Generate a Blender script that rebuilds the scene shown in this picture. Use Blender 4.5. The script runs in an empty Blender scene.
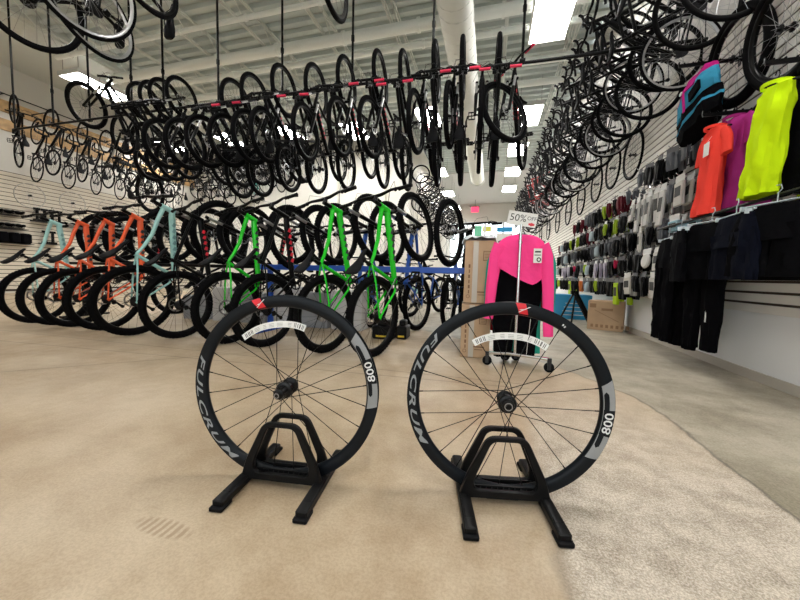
import bpy, math, random
from math import sin, cos, pi, radians, tan, sqrt, atan2
from mathutils import Vector, Matrix, noise
random.seed(7)
SC = bpy.context.scene
COL = SC.collection

# ------------------------------------------------------------------ camera
cd = bpy.data.cameras.new('camera'); cam = bpy.data.objects.new('camera', cd); COL.objects.link(cam)
cd.sensor_fit = 'HORIZONTAL'; cd.sensor_width = 36.0; cd.lens = 330.0*36.0/800.0
cd.clip_start = 0.05; cd.clip_end = 200
_h = Vector((1, -0.025, 0)); _d = Vector((90, 22, -330)).normalized()
_u = _h.cross(_d).normalized(); _x = _d.cross(_u)
cam.matrix_world = Matrix.Translation((0, 0, 0.71)) @ Matrix((_x, _d, _u)).to_4x4()
SC.camera = cam

# ------------------------------------------------------------------ world, exposure
W = bpy.data.worlds.new('World'); SC.world = W; W.use_nodes = True
_bg = W.node_tree.nodes['Background']; _bg.inputs[0].default_value = (0.93, 0.97, 1.0, 1); _bg.inputs[1].default_value = 3.0
SC.view_settings.view_transform = 'Standard'; SC.view_settings.look = 'None'
SC.view_settings.exposure = 0.0; SC.view_settings.gamma = 1.0
try: SC.view_settings.use_curve_mapping = False
except Exception: pass
LIGHT_POWER = 44.0
SC.cycles.use_denoising = True
SC.cycles.max_bounces = 7; SC.cycles.diffuse_bounces = 4; SC.cycles.glossy_bounces = 3
SC.cycles.transparent_max_bounces = 12

# ------------------------------------------------------------------ materials
MATS = {}
def mat(name, col, rough=0.5, metal=0.0, spec=0.5, bump=None, var=None, emit=None, sheen=0.0):
    if name in MATS: return MATS[name]
    m = bpy.data.materials.new(name); m.use_nodes = True
    nt = m.node_tree; b = nt.nodes['Principled BSDF']
    b.inputs['Base Color'].default_value = (*col, 1); b.inputs['Roughness'].default_value = rough
    b.inputs['Metallic'].default_value = metal; b.inputs['Specular IOR Level'].default_value = spec
    if sheen: b.inputs['Sheen Weight'].default_value = sheen
    tc = None
    if bump or var:
        tc = nt.nodes.new('ShaderNodeTexCoord')
    if bump:
        n = nt.nodes.new('ShaderNodeTexNoise'); n.inputs['Scale'].default_value = bump[0]; n.inputs['Detail'].default_value = 3
        nt.links.new(tc.outputs['Object'], n.inputs['Vector'])
        bp = nt.nodes.new('ShaderNodeBump'); bp.inputs['Strength'].default_value = bump[1]; bp.inputs['Distance'].default_value = bump[2]
        nt.links.new(n.outputs['Fac'], bp.inputs['Height']); nt.links.new(bp.outputs['Normal'], b.inputs['Normal'])
    if var:
        n = nt.nodes.new('ShaderNodeTexNoise'); n.inputs['Scale'].default_value = var[0]; n.inputs['Detail'].default_value = 4
        nt.links.new(tc.outputs['Object'], n.inputs['Vector'])
        r = nt.nodes.new('ShaderNodeValToRGB'); nt.links.new(n.outputs['Fac'], r.inputs[0])
        r.color_ramp.elements[0].position = 0.35; r.color_ramp.elements[1].position = 0.65
        r.color_ramp.elements[0].color = (*[c*(1-var[1]) for c in col], 1); r.color_ramp.elements[1].color = (*[min(1, c*(1+var[1])) for c in col], 1)
        nt.links.new(r.outputs[0], b.inputs['Base Color'])
    if emit:
        b.inputs['Emission Color'].default_value = (*emit[0], 1); b.inputs['Emission Strength'].default_value = emit[1]
    MATS[name] = m; return m
RUB = mat('tire_rubber', (0.004, 0.004, 0.0045), 0.8, spec=0.05, bump=(60, 0.3, 0.002))
BLK = mat('black_metal', (0.0035, 0.0035, 0.004), 0.3, spec=0.12)
MBK = mat('matte_black', (0.006, 0.006, 0.007), 0.55, spec=0.08)
BPL = mat('black_plastic', (0.006, 0.006, 0.0065), 0.42, spec=0.14, bump=(300, 0.15, 0.0005))
CHR = mat('chrome', (0.75, 0.76, 0.78), 0.2, 1.0)
ALU = mat('aluminium', (0.55, 0.55, 0.56), 0.32, 1.0)
STL = mat('dark_steel', (0.05, 0.05, 0.055), 0.35, 0.9)
SPK = mat('spoke_black', (0.004, 0.004, 0.004), 0.4, spec=0.15)
SPS = mat('spoke_steel', (0.35, 0.35, 0.36), 0.35, 0.9)
WHT = mat('white_paint', (0.78, 0.77, 0.74), 0.6)
GRN = mat('frame_green', (0.015, 0.58, 0.02), 0.22)
ORG = mat('frame_orange', (0.88, 0.13, 0.045), 0.25)
MNT = mat('frame_mint', (0.40, 0.70, 0.68), 0.25)
BLF = mat('frame_blue', (0.015, 0.09, 0.42), 0.3)
RED = mat('red_paint', (0.65, 0.02, 0.04), 0.4)
RGP = mat('grip_red', (0.75, 0.02, 0.08), 0.6)
TEA = mat('frame_teal', (0.05, 0.45, 0.38), 0.35)
DGR = mat('decal_dark', (0.03, 0.035, 0.04), 0.5)
TAG = mat('paper_white', (0.82, 0.82, 0.80), 0.7)
INK = mat('ink_black', (0.02, 0.02, 0.02), 0.6)

# ------------------------------------------------------------------ mesh builder
def vrot(axis, ang): return Matrix.Rotation(ang, 3, axis)
class MB:
    def __init__(s): s.v = []; s.f = []; s.m = []; s.sm = []
    def add(s, vs, fs, mi=0, smooth=True):
        o = len(s.v); s.v.extend([tuple(p) for p in vs])
        for f in fs: s.f.append(tuple(i+o for i in f)); s.m.append(mi); s.sm.append(smooth)
        return s
    def box(s, c, d, rot=None, mi=0, bev=0.0):
        c = Vector(c); hx, hy, hz = d[0]/2, d[1]/2, d[2]/2
        R = rot if rot is not None else Matrix.Identity(3)
        if bev <= 0:
            vs = [c + R @ Vector((x*hx, y*hy, z*hz)) for x in (-1, 1) for y in (-1, 1) for z in (-1, 1)]
            fs = [(0,1,3,2),(4,6,7,5),(0,4,5,1),(2,3,7,6),(0,2,6,4),(1,5,7,3)]
            return s.add(vs, fs, mi, False)
        b = min(bev, hx*.9, hy*.9, hz*.9)
        # chamfered box: three rings of 8 in plan
        def ring(z, ins):
            x1, y1 = hx-ins, hy-ins; k = b if ins == 0 else b*0.6
            pts = [(x1-k, -y1), (x1, -y1+k), (x1, y1-k), (x1-k, y1), (-x1+k, y1), (-x1, y1-k), (-x1, -y1+k), (-x1+k, -y1)]
            return [c + R @ Vector((x, y, z)) for x, y in pts]
        rs = [ring(-hz, b), ring(-hz+b, 0), ring(hz-b, 0), ring(hz, b)]
        vs = [p for r in rs for p in r]; fs = []
        for k in range(3):
            for i in range(8):
                j = (i+1) % 8; fs.append((k*8+i, k*8+j, (k+1)*8+j, (k+1)*8+i))
        fs.append(tuple(range(7, -1, -1))); fs.append(tuple(range(24, 32)))
        return s.add(vs, fs, mi, False)
    def tube(s, pts, r, seg=8, mi=0, closed=False, cap=True, flat=1.0, up=None):
        P = [Vector(p) for p in pts]; n = len(P)
        rr = r if isinstance(r, (list, tuple)) else [r]*n
        T = []
        for i in range(n):
            if closed: t = P[(i+1) % n] - P[i-1]
            else: t = P[min(i+1, n-1)] - P[max(i-1, 0)]
            T.append(t.normalized() if t.length > 1e-9 else Vector((0, 0, 1)))
        a = Vector(up) if up is not None else (Vector((0, 0, 1)) if abs(T[0].z) < 0.9 else Vector((1, 0, 0)))
        N = (a - T[0]*a.dot(T[0])).normalized(); vs = []
        for i in range(n):
            if up is not None: N = (a - T[i]*a.dot(T[i])).normalized()
            else: N = (N - T[i]*N.dot(T[i])).normalized()
            B = T[i].cross(N)
            for k in range(seg):
                an = 2*pi*k/seg; vs.append(P[i] + N*(cos(an)*rr[i]) + B*(sin(an)*rr[i]*flat))
        fs = []
        for i in range(n if closed else n-1):
            j = (i+1) % n
            for k in range(seg):
                l = (k+1) % seg; fs.append((i*seg+k, i*seg+l, j*seg+l, j*seg+k))
        if not closed and cap:
            fs.append(tuple(range(seg-1, -1, -1))); fs.append(tuple((n-1)*seg+k for k in range(seg)))
        return s.add(vs, fs, mi)
    def lathe(s, prof, c=(0,0,0), axis='y', seg=48, mi=0, closed=False, a0=0.0, a1=None):
        """prof: list of (radius, offset along axis)"""
        c = Vector(c); full = a1 is None; a1 = a0+2*pi if full else a1
        n = seg if full else seg+1; vs = []
        for i in range(n):
            a = a0 + (a1-a0)*i/seg
            for r, o in prof:
                if axis == 'y': p = (r*cos(a), o, r*sin(a))
                elif axis == 'z': p = (r*cos(a), r*sin(a), o)
                else: p = (o, r*cos(a), r*sin(a))
                vs.append(c + Vector(p))
        m = len(prof); fs = []
        for i in range(seg):
            j = (i+1) % n
            for k in range(m if closed else m-1):
                l = (k+1) % m; fs.append((i*m+k, i*m+l, j*m+l, j*m+k))
        return s.add(vs, fs, mi)
    def cyl(s, p0, p1, r, seg=12, mi=0, r2=None):
        return s.tube([p0, p1], [r, r if r2 is None else r2], seg, mi)
    def ball(s, c, r, seg=10, mi=0, sc=(1,1,1), rot=None):
        c = Vector(c); vs = []; fs = []; n = seg; m = max(4, seg//2+1)
        R = rot if rot is not None else Matrix.Identity(3)
        for i in range(m+1):
            t = pi*i/m
            for k in range(n):
                a = 2*pi*k/n; vs.append(c + R @ Vector((r*sc[0]*sin(t)*cos(a), r*sc[1]*sin(t)*sin(a), r*sc[2]*cos(t))))
        for i in range(m):
            for k in range(n):
                l = (k+1) % n; fs.append((i*n+k, (i+1)*n+k, (i+1)*n+l, i*n+l))
        return s.add(vs, fs, mi)
    def prism(s, poly, y0, y1, mi=0, plane='xz', T=None):
        """closed 2d polygon extruded; plane xz -> extruded along y, xy -> along z, yz -> along x"""
        def P(a, b, o): return {'xz': (a, o, b), 'xy': (a, b, o), 'yz': (o, a, b)}[plane]
        n = len(poly); vs = [Vector(P(a, b, y0)) for a, b in poly] + [Vector(P(a, b, y1)) for a, b in poly]
        if T is not None: vs = [T @ v for v in vs]
        fs = [tuple(range(n)), tuple(range(2*n-1, n-1, -1))] + [(i, i+n, (i+1) % n+n, (i+1) % n) for i in range(n)]
        return s.add(vs, fs, mi, False)
    def loft(s, rings, mi=0, cap=True):
        n = len(rings[0]); vs = [p for r in rings for p in r]; fs = []
        for i in range(len(rings)-1):
            for k in range(n):
                l = (k+1) % n; fs.append((i*n+k, i*n+l, (i+1)*n+l, (i+1)*n+k))
        if cap: fs.append(tuple(range(n-1, -1, -1))); fs.append(tuple((len(rings)-1)*n+k for k in range(n)))
        return s.add(vs, fs, mi)
    def xf(s, M):
        s.v = [tuple(M @ Vector(p)) for p in s.v]; return s
    def mesh(s, name, mats):
        me = bpy.data.meshes.new(name); me.from_pydata(s.v, [], s.f)
        for m in (mats if isinstance(mats, (list, tuple)) else [mats]): me.materials.append(m)
        me.polygons.foreach_set('material_index', s.m); me.polygons.foreach_set('use_smooth', s.sm)
        me.update(); me.validate()
        try: me.set_sharp_from_angle(angle=radians(42))
        except Exception: pass
        return me
    def build(s, name, mats, parent=None, loc=None):
        return mesh_obj(name, s.mesh(name, mats), parent, loc)
def mesh_obj(name, me, parent=None, loc=None, rot=None):
    o = bpy.data.objects.new(name, me); COL.objects.link(o)
    if parent is not None: o.parent = parent
    if loc is not None: o.location = loc
    if rot is not None: o.rotation_euler = rot
    return o
def tag(o, label, cat, group=None):
    o['label'] = label; o['category'] = cat
    if group: o['group'] = group
    elif 'group' in o: del o['group']
    return o
def empty(name, loc=(0,0,0), rz=0.0):
    o = bpy.data.objects.new(name, None); COL.objects.link(o); o.location = loc; o.rotation_euler = (0, 0, rz)
    o.empty_display_size = 0.1; return o
def struct(o): o['kind'] = 'structure'; return o
KIDS = {}
def kids(o): return [c for c in KIDS.get(o.name, [])]
def copy_tree(o, parent=None):
    c = o.copy(); COL.objects.link(c)
    if parent is not None: c.parent = parent
    for ch in list(o.children): copy_tree(ch, c)
    return c
ORD = ['', 'first','second','third','fourth','fifth','sixth','seventh','eighth','ninth','tenth','eleventh','twelfth','thirteenth','fourteenth','fifteenth','sixteenth','seventeenth','eighteenth','nineteenth','twentieth']
def ordn(i):
    if i <= 20: return ORD[i]
    t = {2: 'twenty', 3: 'thirty', 4: 'forty', 5: 'fifty'}[i//10]
    return t + ('-' + ORD[i % 10] if i % 10 else 'th')
def place(root, al, aw, fwd, up, sc=1.0):
    f = Vector(fwd).normalized(); u = Vector(up); u = (u - f*u.dot(f)).normalized(); l = u.cross(f)
    R = Matrix((f, l, u)).transposed().to_4x4()
    root.matrix_world = Matrix.Translation(Vector(aw)) @ R @ Matrix.Scale(sc, 4) @ Matrix.Translation(-Vector(al))
# ================================================================== the room
XR = 1.94; XL = -12.2; YB = 11.5; XC = -2.9; YF = 24.0; Y0 = -4.0; ZC = 5.9
def floor_mat():
    m = bpy.data.materials.new('polished_concrete'); m.use_nodes = True; nt = m.node_tree; N = nt.nodes.new; L = nt.links.new
    b = nt.nodes['Principled BSDF']
    tc = N('ShaderNodeTexCoord'); sep = N('ShaderNodeSeparateXYZ'); L(tc.outputs['Object'], sep.inputs[0])
    def nz(scale, det=5, rough=0.6, vec=None):
        n = N('ShaderNodeTexNoise'); n.inputs['Scale'].default_value = scale; n.inputs['Detail'].default_value = det; n.inputs['Roughness'].default_value = rough
        L(vec or tc.outputs['Object'], n.inputs['Vector']); return n.outputs['Fac']
    def ramp(fac, stops):
        r = N('ShaderNodeValToRGB'); L(fac, r.inputs[0]); e = r.color_ramp.elements
        e[0].position = stops[0][0]; e[0].color = (*stops[0][1], 1); e[1].position = stops[-1][0]; e[1].color = (*stops[-1][1], 1)
        for p, c in stops[1:-1]: x = e.new(p); x.color = (*c, 1)
        return r.outputs[0]
    def math_(op, a, b_, c=None):
        n = N('ShaderNodeMath'); n.operation = op
        for i, v in enumerate((a, b_, c)):
            if v is None: continue
            if isinstance(v, (int, float)): n.inputs[i].default_value = v
            else: L(v, n.inputs[i])
        return n.outputs[0]
    def mr(v, a, b_, c=0.0, d=1.0):
        n = N('ShaderNodeMapRange'); n.inputs[1].default_value = a; n.inputs[2].default_value = b_; n.inputs[3].default_value = c; n.inputs[4].default_value = d
        L(v, n.inputs[0]); return n.outputs[0]
    def mix(f, a, b_, typ='MIX'):
        n = N('ShaderNodeMix'); n.data_type = 'RGBA'; n.blend_type = typ
        for k, v in ((0, f), (6, a), (7, b_)):
            if isinstance(v, (int, float)): n.inputs[k].default_value = v
            elif isinstance(v, tuple): n.inputs[k].default_value = (*v, 1)
            else: L(v, n.inputs[k])
        return n.outputs[2]
    X, Y = sep.outputs[0], sep.outputs[1]
    tan_ = ramp(nz(1.3, 8, 0.62), [(0.38, (0.331, 0.234, 0.142)), (0.5, (0.422, 0.325, 0.217)), (0.62, (0.513, 0.416, 0.296))])
    tan_ = mix(0.30, tan_, ramp(nz(5, 9, 0.72), [(0.40, (0.285, 0.194, 0.114)), (0.6, (0.570, 0.467, 0.342))]))
    tan_ = mix(0.2, tan_, ramp(nz(130, 5, 0.75), [(0.42, (0.228, 0.171, 0.108)), (0.56, (0.570, 0.456, 0.319))]))
    agg = ramp(nz(170, 6, 0.8), [(0.42, (0.171, 0.137, 0.103)), (0.5, (0.410, 0.348, 0.274)), (0.58, (0.707, 0.638, 0.547))])
    agg = mix(0.45, agg, ramp(nz(9, 9, 0.75), [(0.42, (0.285, 0.234, 0.182)), (0.58, (0.638, 0.570, 0.479))]))
    gry = ramp(nz(2.6, 10, 0.72), [(0.40, (0.228, 0.194, 0.137)), (0.60, (0.456, 0.405, 0.319))])
    gry = mix(0.3, gry, ramp(nz(120, 4, 0.7), [(0.42, (0.205, 0.177, 0.131)), (0.58, (0.479, 0.433, 0.353))]))
    wob = math_('MULTIPLY', math_('SUBTRACT', nz(5, 5, 0.6), 0.5), 0.10)
    # boundary between grey slab and rough strip bends to the left beyond 2.1 m
    bend = math_('MULTIPLY', math_('POWER', math_('MAXIMUM', math_('SUBTRACT', Y, 2.05), 0.0), 1.6), 0.50)
    xa = math_('ADD', math_('ADD', X, wob), bend)
    fA = mr(xa, 0.925, 0.935)
    fB = mr(math_('ADD', X, math_('MULTIPLY', wob, 0.7)), 0.18, 0.24)
    fade = mr(math_('ADD', Y, math_('MULTIPLY', wob, 6)), 2.6, 1.2, 0.0, 1.0)
    fB2 = math_('MULTIPLY', fB, fade)
    c = mix(fB2, tan_, agg); c = mix(fA, c, gry)
    # darker wear along the two slab joints
    dA = mr(math_('ABSOLUTE', math_('SUBTRACT', xa, 0.93), 0), 0.0, 0.014, 0.45, 1.0)
    near = mr(Y, 3.2, 2.4, 0.0, 1.0)
    dA = math_('SUBTRACT', 1.0, math_('MULTIPLY', math_('SUBTRACT', 1.0, dA), near))
    dB = mr(math_('ABSOLUTE', math_('SUBTRACT', math_('ADD', X, wob), 0.205), 0), 0.0, 0.03, 0.72, 1.0)
    dB = math_('SUBTRACT', 1.0, math_('MULTIPLY', math_('SUBTRACT', 1.0, dB), mr(Y, 1.5, 0.95, 0.0, 1.0)))
    # saw-cut control joints
    j = 1.0
    for (px, py, a) in ((-2.77, 1.737, radians(43)), (-3.25, 2.06, radians(3)), (-0.4, 2.33, radians(0)), (0, 5.2, radians(0))):
        d = math_('ABSOLUTE', math_('SUBTRACT', math_('MULTIPLY', math_('SUBTRACT', Y, py), cos(a)), math_('MULTIPLY', math_('SUBTRACT', X, px), sin(a))), 0)
        q = mr(math_('ADD', d, math_('MULTIPLY', wob, 0.05)), 0.0, 0.009, 0.45, 1.0); j = q if j == 1.0 else math_('MULTIPLY', j, q)
    j = math_('MAXIMUM', j, mr(X, 0.1, 0.3))
    tot = math_('MULTIPLY', math_('MULTIPLY', dA, dB), j)
    mul = N('ShaderNodeVectorMath'); mul.operation = 'SCALE'; L(c, mul.inputs[0]); L(tot, mul.inputs['Scale'])
    # pale chips
    v = N('ShaderNodeTexVoronoi'); v.inputs['Scale'].default_value = 3.0; L(tc.outputs['Object'], v.inputs['Vector'])
    chip = math_('MULTIPLY', mr(math_('ADD', v.outputs['Distance'], math_('MULTIPLY', wob, 0.6)), 0.03, 0.018), 0.6)
    c2 = mix(chip, mul.outputs[0], (0.68, 0.62, 0.5))
    # worn scuff patch in front of the left wheel
    sx = math_('SUBTRACT', X, -0.84); sy = math_('SUBTRACT', Y, 0.665)
    rr = math_('ADD', math_('MULTIPLY', math_('MULTIPLY', sx, sx), 90), math_('MULTIPLY', math_('MULTIPLY', sy, sy), 900))
    wv = N('ShaderNodeTexWave'); wv.inputs['Scale'].default_value = 14; wv.inputs['Distortion'].default_value = 2.0; L(tc.outputs['Object'], wv.inputs['Vector'])
    sc = math_('MULTIPLY', math_('MULTIPLY', mr(rr, 1.0, 0.5), mr(wv.outputs['Fac'], 0.3, 0.7)), 0.6)
    c2 = mix(sc, c2, (0.26, 0.17, 0.10))
    L(c2, b.inputs['Base Color'])
    rgh = mix(fA, mix(fB2, ramp(nz(3), [(0.3, (0.34,)*3), (0.7, (0.5,)*3)]), (0.75, 0.75, 0.75)), (0.42, 0.42, 0.42))
    L(rgh, b.inputs['Roughness']); b.inputs['Specular IOR Level'].default_value = 0.4
    bp = N('ShaderNodeBump'); bp.inputs['Strength'].default_value = 0.25; bp.inputs['Distance'].default_value = 0.004
    L(math_('MULTIPLY', nz(60, 4, 0.7), math_('ADD', 0.15, fB2)), bp.inputs['Height']); L(bp.outputs['Normal'], b.inputs['Normal'])
    return m
FLM = floor_mat()
f = MB().box(((XL+XR)/2, (Y0+YF)/2, -0.1), (XR-XL+0.6, YF-Y0+0.3, 0.2)).build('floor', FLM); struct(f)
g = MB().box((-2, YF+15.5, -0.12), (60, 30.4, 0.2)).build('ground_outside', mat('pavement', (0.62, 0.60, 0.56), 0.9, var=(0.5, 0.12))); struct(g)

WAL = mat('wall_paint_cream', (0.66, 0.635, 0.575), 0.75, var=(0.8, 0.05))
WALB = mat('wall_paint_back', (0.68, 0.66, 0.61), 0.7, var=(0.8, 0.04))
WALG = mat('wall_paint_grey', (0.64, 0.62, 0.59), 0.75, var=(0.8, 0.05))
SLT = mat('slat_board', (0.80, 0.775, 0.73), 0.55, var=(2.0, 0.05))
SLL = mat('slat_board_cream', (0.66, 0.60, 0.50), 0.6, var=(2.0, 0.05))
GRV = mat('slat_groove', (0.05, 0.035, 0.025), 0.8)
# right wall: plain below 0.5 m, slat boards to 3.05 m, painted above
struct(MB().box((XR+0.13, (Y0+YF)/2, ZC/2), (0.2, YF-Y0, ZC)).build('wall_right', WALG))
b = MB(); z = 0.50; b.box((XR+0.010, (Y0+YF)/2, 1.78), (0.018, YF-Y0-0.02, 2.55), mi=1)
while z < 3.02:
    b.box((XR+0.003, (Y0+YF)/2, z+0.032), (0.022, YF-Y0-0.04, 0.062), mi=0); z += 0.080
b.box((XR+0.006, (Y0+YF)/2, 0.285), (0.02, YF-Y0-0.04, 0.43), mi=2)
struct(b.build('trim_1', [SLT, GRV, mat('lower_panel_white', (0.82, 0.83, 0.84), 0.35)]))
struct(MB().box((XR-0.010, (Y0+YF)/2, 0.035), (0.014, YF-Y0-0.06, 0.07)).build('baseboard_right', mat('baseboard_tan', (0.5, 0.46, 0.40), 0.6)))
struct(MB().box(((XL-3.4)/2, Y0-0.1, ZC/2), (-3.4-XL, 0.2, ZC)).box(((-3.4+XR)/2, Y0-0.1, (3.2+ZC)/2), (XR+3.4, 0.2, ZC-3.2)).box(((-3.4+XR)/2, Y0-0.1, 0.1), (XR+3.4, 0.2, 0.2)).build('wall_front', WALB))
b = MB()
for xx in (-3.37, -1.62, 0.15, XR-0.03): b.box((xx, Y0-0.1, 1.7), (0.06, 0.12, 3.0))
for zz in (0.23, 3.17): b.box(((-3.4+XR)/2, Y0-0.1, zz), (XR+3.28, 0.12, 0.06))
FW = b
# left wall with cream slat boards
struct(MB().box((XL-0.1, (Y0+YB)/2, ZC/2), (0.2, YB-Y0+0.4, ZC)).build('wall_left', WALB))
b = MB(); z = 0.1; b.box((XL+0.006, 5.2, 1.6), (0.01, 12.2, 3.1), mi=1)
while z < 3.05:
    b.box((XL+0.02, 5.2, z+0.048), (0.02, 12.2, 0.088), mi=0); z += 0.105
struct(b.build('trim_2', [SLL, GRV]))
WOOD = mat('pine_ledger', (0.52, 0.33, 0.15), 0.5, var=(6, 0.25))
for i, (za, zb) in enumerate(((4.64, 4.93), (4.18, 4.46))):
    struct(MB().box((XL+0.03, 5.2, (za+zb)/2), (0.05, 12.4, zb-za)).build('trim_%d' % (3+i), WOOD))
# back wall with two shallow pilasters
struct(MB().box(((XL+XC)/2, YB+0.1, ZC/2), (XC-XL+0.1, 0.2, ZC)).build('wall_back', WALB))
for i, x in enumerate((-5.75, -3.9)):
    struct(MB().box((x, YB-0.06, ZC/2), (0.35, 0.12, ZC)).build('trim_%d' % (5+i), WALB))
struct(MB().box((XC-0.1, (YB+YF)/2+0.1, ZC/2), (0.2, YF-YB-0.2, ZC)).build('wall_corridor', WAL))
# far wall: upper wall over a glazed storefront
HW = 4.6
struct(MB().box(((XC+XR)/2, YF+0.1, (HW+ZC)/2), (XR-XC, 0.2, ZC-HW)).build('wall_far', WALB))
FRM = mat('window_frame_white', (0.7, 0.72, 0.74), 0.4)
gm = bpy.data.materials.new('pane_glass'); gm.use_nodes = True; nt = gm.node_tree
out = nt.nodes['Material Output']; tr = nt.nodes.new('ShaderNodeBsdfTransparent'); gl = nt.nodes.new('ShaderNodeBsdfGlossy'); gl.inputs['Roughness'].default_value = 0.02
mx = nt.nodes.new('ShaderNodeMixShader'); mx.inputs[0].default_value = 0.06; tr.inputs[0].default_value = (0.96, 0.98, 0.98, 1)
nt.links.new(tr.outputs[0], mx.inputs[1]); nt.links.new(gl.outputs[0], mx.inputs[2]); nt.links.new(mx.outputs[0], out.inputs['Surface'])
w = struct(FW.build('window_5', FRM)); MB().box(((-3.4+XR)/2, Y0-0.1, 1.7), (XR+3.25, 0.012, 2.9)).build('pane', gm, w)
nwin = 4; ww = (XR-XC)/nwin
for i in range(nwin):
    x0 = XC+i*ww; b = MB()
    for xx in (x0+0.03, x0+ww-0.03): b.box((xx, YF+0.05, HW/2), (0.06, 0.1, HW))
    for zz in (0.05, 2.4, HW-0.04): b.box((x0+ww/2, YF+0.05, zz), (ww-0.12, 0.1, 0.08))
    w = struct(b.build('window_%d' % (i+1), FRM))
    MB().box((x0+ww/2, YF+0.05, 2.3), (ww-0.12, 0.012, 4.4)).build('pane', gm, w)
# ceiling: ribbed steel deck plus the smooth soffit strip along the left wall and at the far end
DECK = mat('deck_paint', (0.56, 0.61, 0.59), 0.5)
b = MB(); pr = []
y = Y0
while y < 17.0:
    pr += [(y, ZC), (y+0.10, ZC), (y+0.125, ZC+0.08), (y+0.235, ZC+0.08), (y+0.26, ZC)]; y += 0.26
vs = []; fs = []
for (yy, zz) in pr: vs += [(-9.6, yy, zz), (XR+0.05, yy, zz)]
for i in range(len(pr)-1): fs.append((2*i, 2*i+1, 2*i+3, 2*i+2))
b.add(vs, fs, 0, False); b.box(((XR-9.6)/2, (Y0+17)/2, ZC+0.15), (XR+9.6+0.1, 17-Y0, 0.1))
struct(b.build('ceiling', DECK))
SOF = mat('soffit_grey', (0.62, 0.64, 0.60), 0.8)
struct(MB().box(((XL-9.6)/2-0.1, (Y0+YB)/2, ZC+0.02), (-9.6-XL+0.4, YB-Y0+0.2, 0.2)).build('ceiling_left', SOF))
struct(MB().box(((XC+XR)/2, (17+YF)/2, ZC+0.06), (XR-XC+0.3, YF-17.0, 0.2)).build('ceiling_far', mat('soffit_white', (0.62, 0.62, 0.60), 0.8)))

# open web joists running away from the camera
JST = mat('joist_paint', (0.70, 0.72, 0.68), 0.5)
def joist_mesh():
    b = MB(); y0, y1 = Y0+0.1, 11.3
    for dx in (-0.022, 0.022):
        b.box((dx, (y0+y1)/2, 0.0), (0.02, y1-y0, 0.035)); b.box((dx, (y0+y1)/2, -0.40), (0.02, y1-y0, 0.035))
    n = int((y1-y0)/0.45); pts = [(0, y0+i*(y1-y0)/n, -0.39 if i % 2 else -0.01) for i in range(n+1)]
    b.tube(pts, 0.012, 5); return b.mesh('roof_joist', JST)
jm = joist_mesh()
for i, x in enumerate((-9.0, -7.6, -6.2, -4.8, -3.4, -2.0, 0.1, 1.4)):
    o = mesh_obj('roof_joist', jm, loc=(x, 0, ZC-0.03)); tag(o, 'grey open-web steel roof joist under the ribbed deck, ' + ordn(i+1) + ' from the left wall', 'joist', 'roof joists')
PIP = mat('pipe_paint', (0.88, 0.91, 0.87), 0.4)
for i, (y, z, r, lab) in enumerate(((6.30, 5.345, 0.10, 'thickest pale pipe crossing under the ceiling'), (6.75, 5.30, 0.06, 'thin pale pipe just behind the thickest ceiling pipe'),
                        (7.75, 5.30, 0.085, 'pale pipe crossing the ceiling behind the thickest one'), (8.6, 5.30, 0.07, 'pale ceiling pipe farthest from the camera'), (5.35, 5.3, 0.045, 'thin pale ceiling pipe nearest the camera'))):
    b = MB(); b.cyl((-9.4, y, z), (XR-0.03, y, z), r, 14)
    for k in range(7): b.cyl((-9+k*1.5, y-0.001, z), (-9+k*1.5+0.05, y, z), r*1.25, 14)
    tag(b.build('ceiling_pipe', PIP), lab, 'pipe', 'pipes crossing the ceiling')
# pipe elbow dropping at the left
b = MB(); b.tube([(-7.4, 7.0, 5.05), (-5.6, 7.0, 5.05), (-5.35, 7.0, 5.0), (-5.2, 7.0, 4.85), (-5.2, 7.1, 4.75), (-5.0, 7.3, 4.68), (-3.6, 7.3, 4.68)], 0.07, 12)
tag(b.build('ceiling_pipe', PIP), 'pale bent pipe with an elbow hanging below the straight ceiling pipes', 'pipe')
# spiral duct
b = MB(); prof = []
y = 2.0
b.cyl((-0.68, 2.0, 4.80), (-0.68, 14.3, 4.80), 0.265, 28)
k = 0
hel = [(-0.68+0.267*cos(a*0.5), 2.0+a*0.5/(2*pi)*0.24, 4.80+0.267*sin(a*0.5)) for a in range(0, int(2*2*pi*51))]
b.tube(hel, 0.008, 4)
d = b.build('air_duct', mat('duct_paint', (0.78, 0.79, 0.74), 0.45)); tag(d, 'large round spiral air duct running under the ceiling', 'air duct')
MB().lathe([(0.265, 0), (0.31, 0.02), (0.31, 0.10), (0.26, 0.12)], (-0.68, 14.3, 4.80), 'y', 28).build('duct_collar', mat('duct_collar', (0.5, 0.5, 0.48), 0.5), d)
# ceiling lights
EM = mat('light_diffuser', (0.9, 0.9, 0.88), 0.5, emit=((1.0, 0.98, 0.94), LIGHT_POWER))
LF = mat('light_frame', (0.7, 0.7, 0.68), 0.5)
LIGHTS = [(0.82, 6.35, 'nearest of the right-hand row, above the clothing rack'), (0.82, 9.9, 'second of the right-hand row'), (0.72, 12.3, 'third of the right-hand row'), (0.72, 14.75, 'fourth of the right-hand row'), (0.72, 17.5, 'farthest of the right-hand row'),
          (-2.28, 14.3, 'nearest of the left-hand row over the far aisle'), (-2.35, 18.0, 'second of the left-hand row over the far aisle'), (-2.35, 21.6, 'farthest of the left-hand row over the far aisle'),
          (-1.85, 9.4, 'beside the round duct'), (-4.2, 9.8, 'before the back wall between the pilasters'), (-6.35, 9.6, 'before the back wall left of the pilasters'), (-8.7, 9.6, 'behind the hanging bikes on the left'), (-11.2, 9.5, 'in the far left corner'),
          (-9.5, 6.2, 'alone at the left wall above the hung bikes'), (0.82, 2.0, 'above and behind the front wheels, over the aisle'), (-3.2, 1.0, 'overhead left of the camera'), (-6.4, 3.0, 'overhead above the floor bike row'), (0.82, -1.6, 'behind the camera')]
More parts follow.
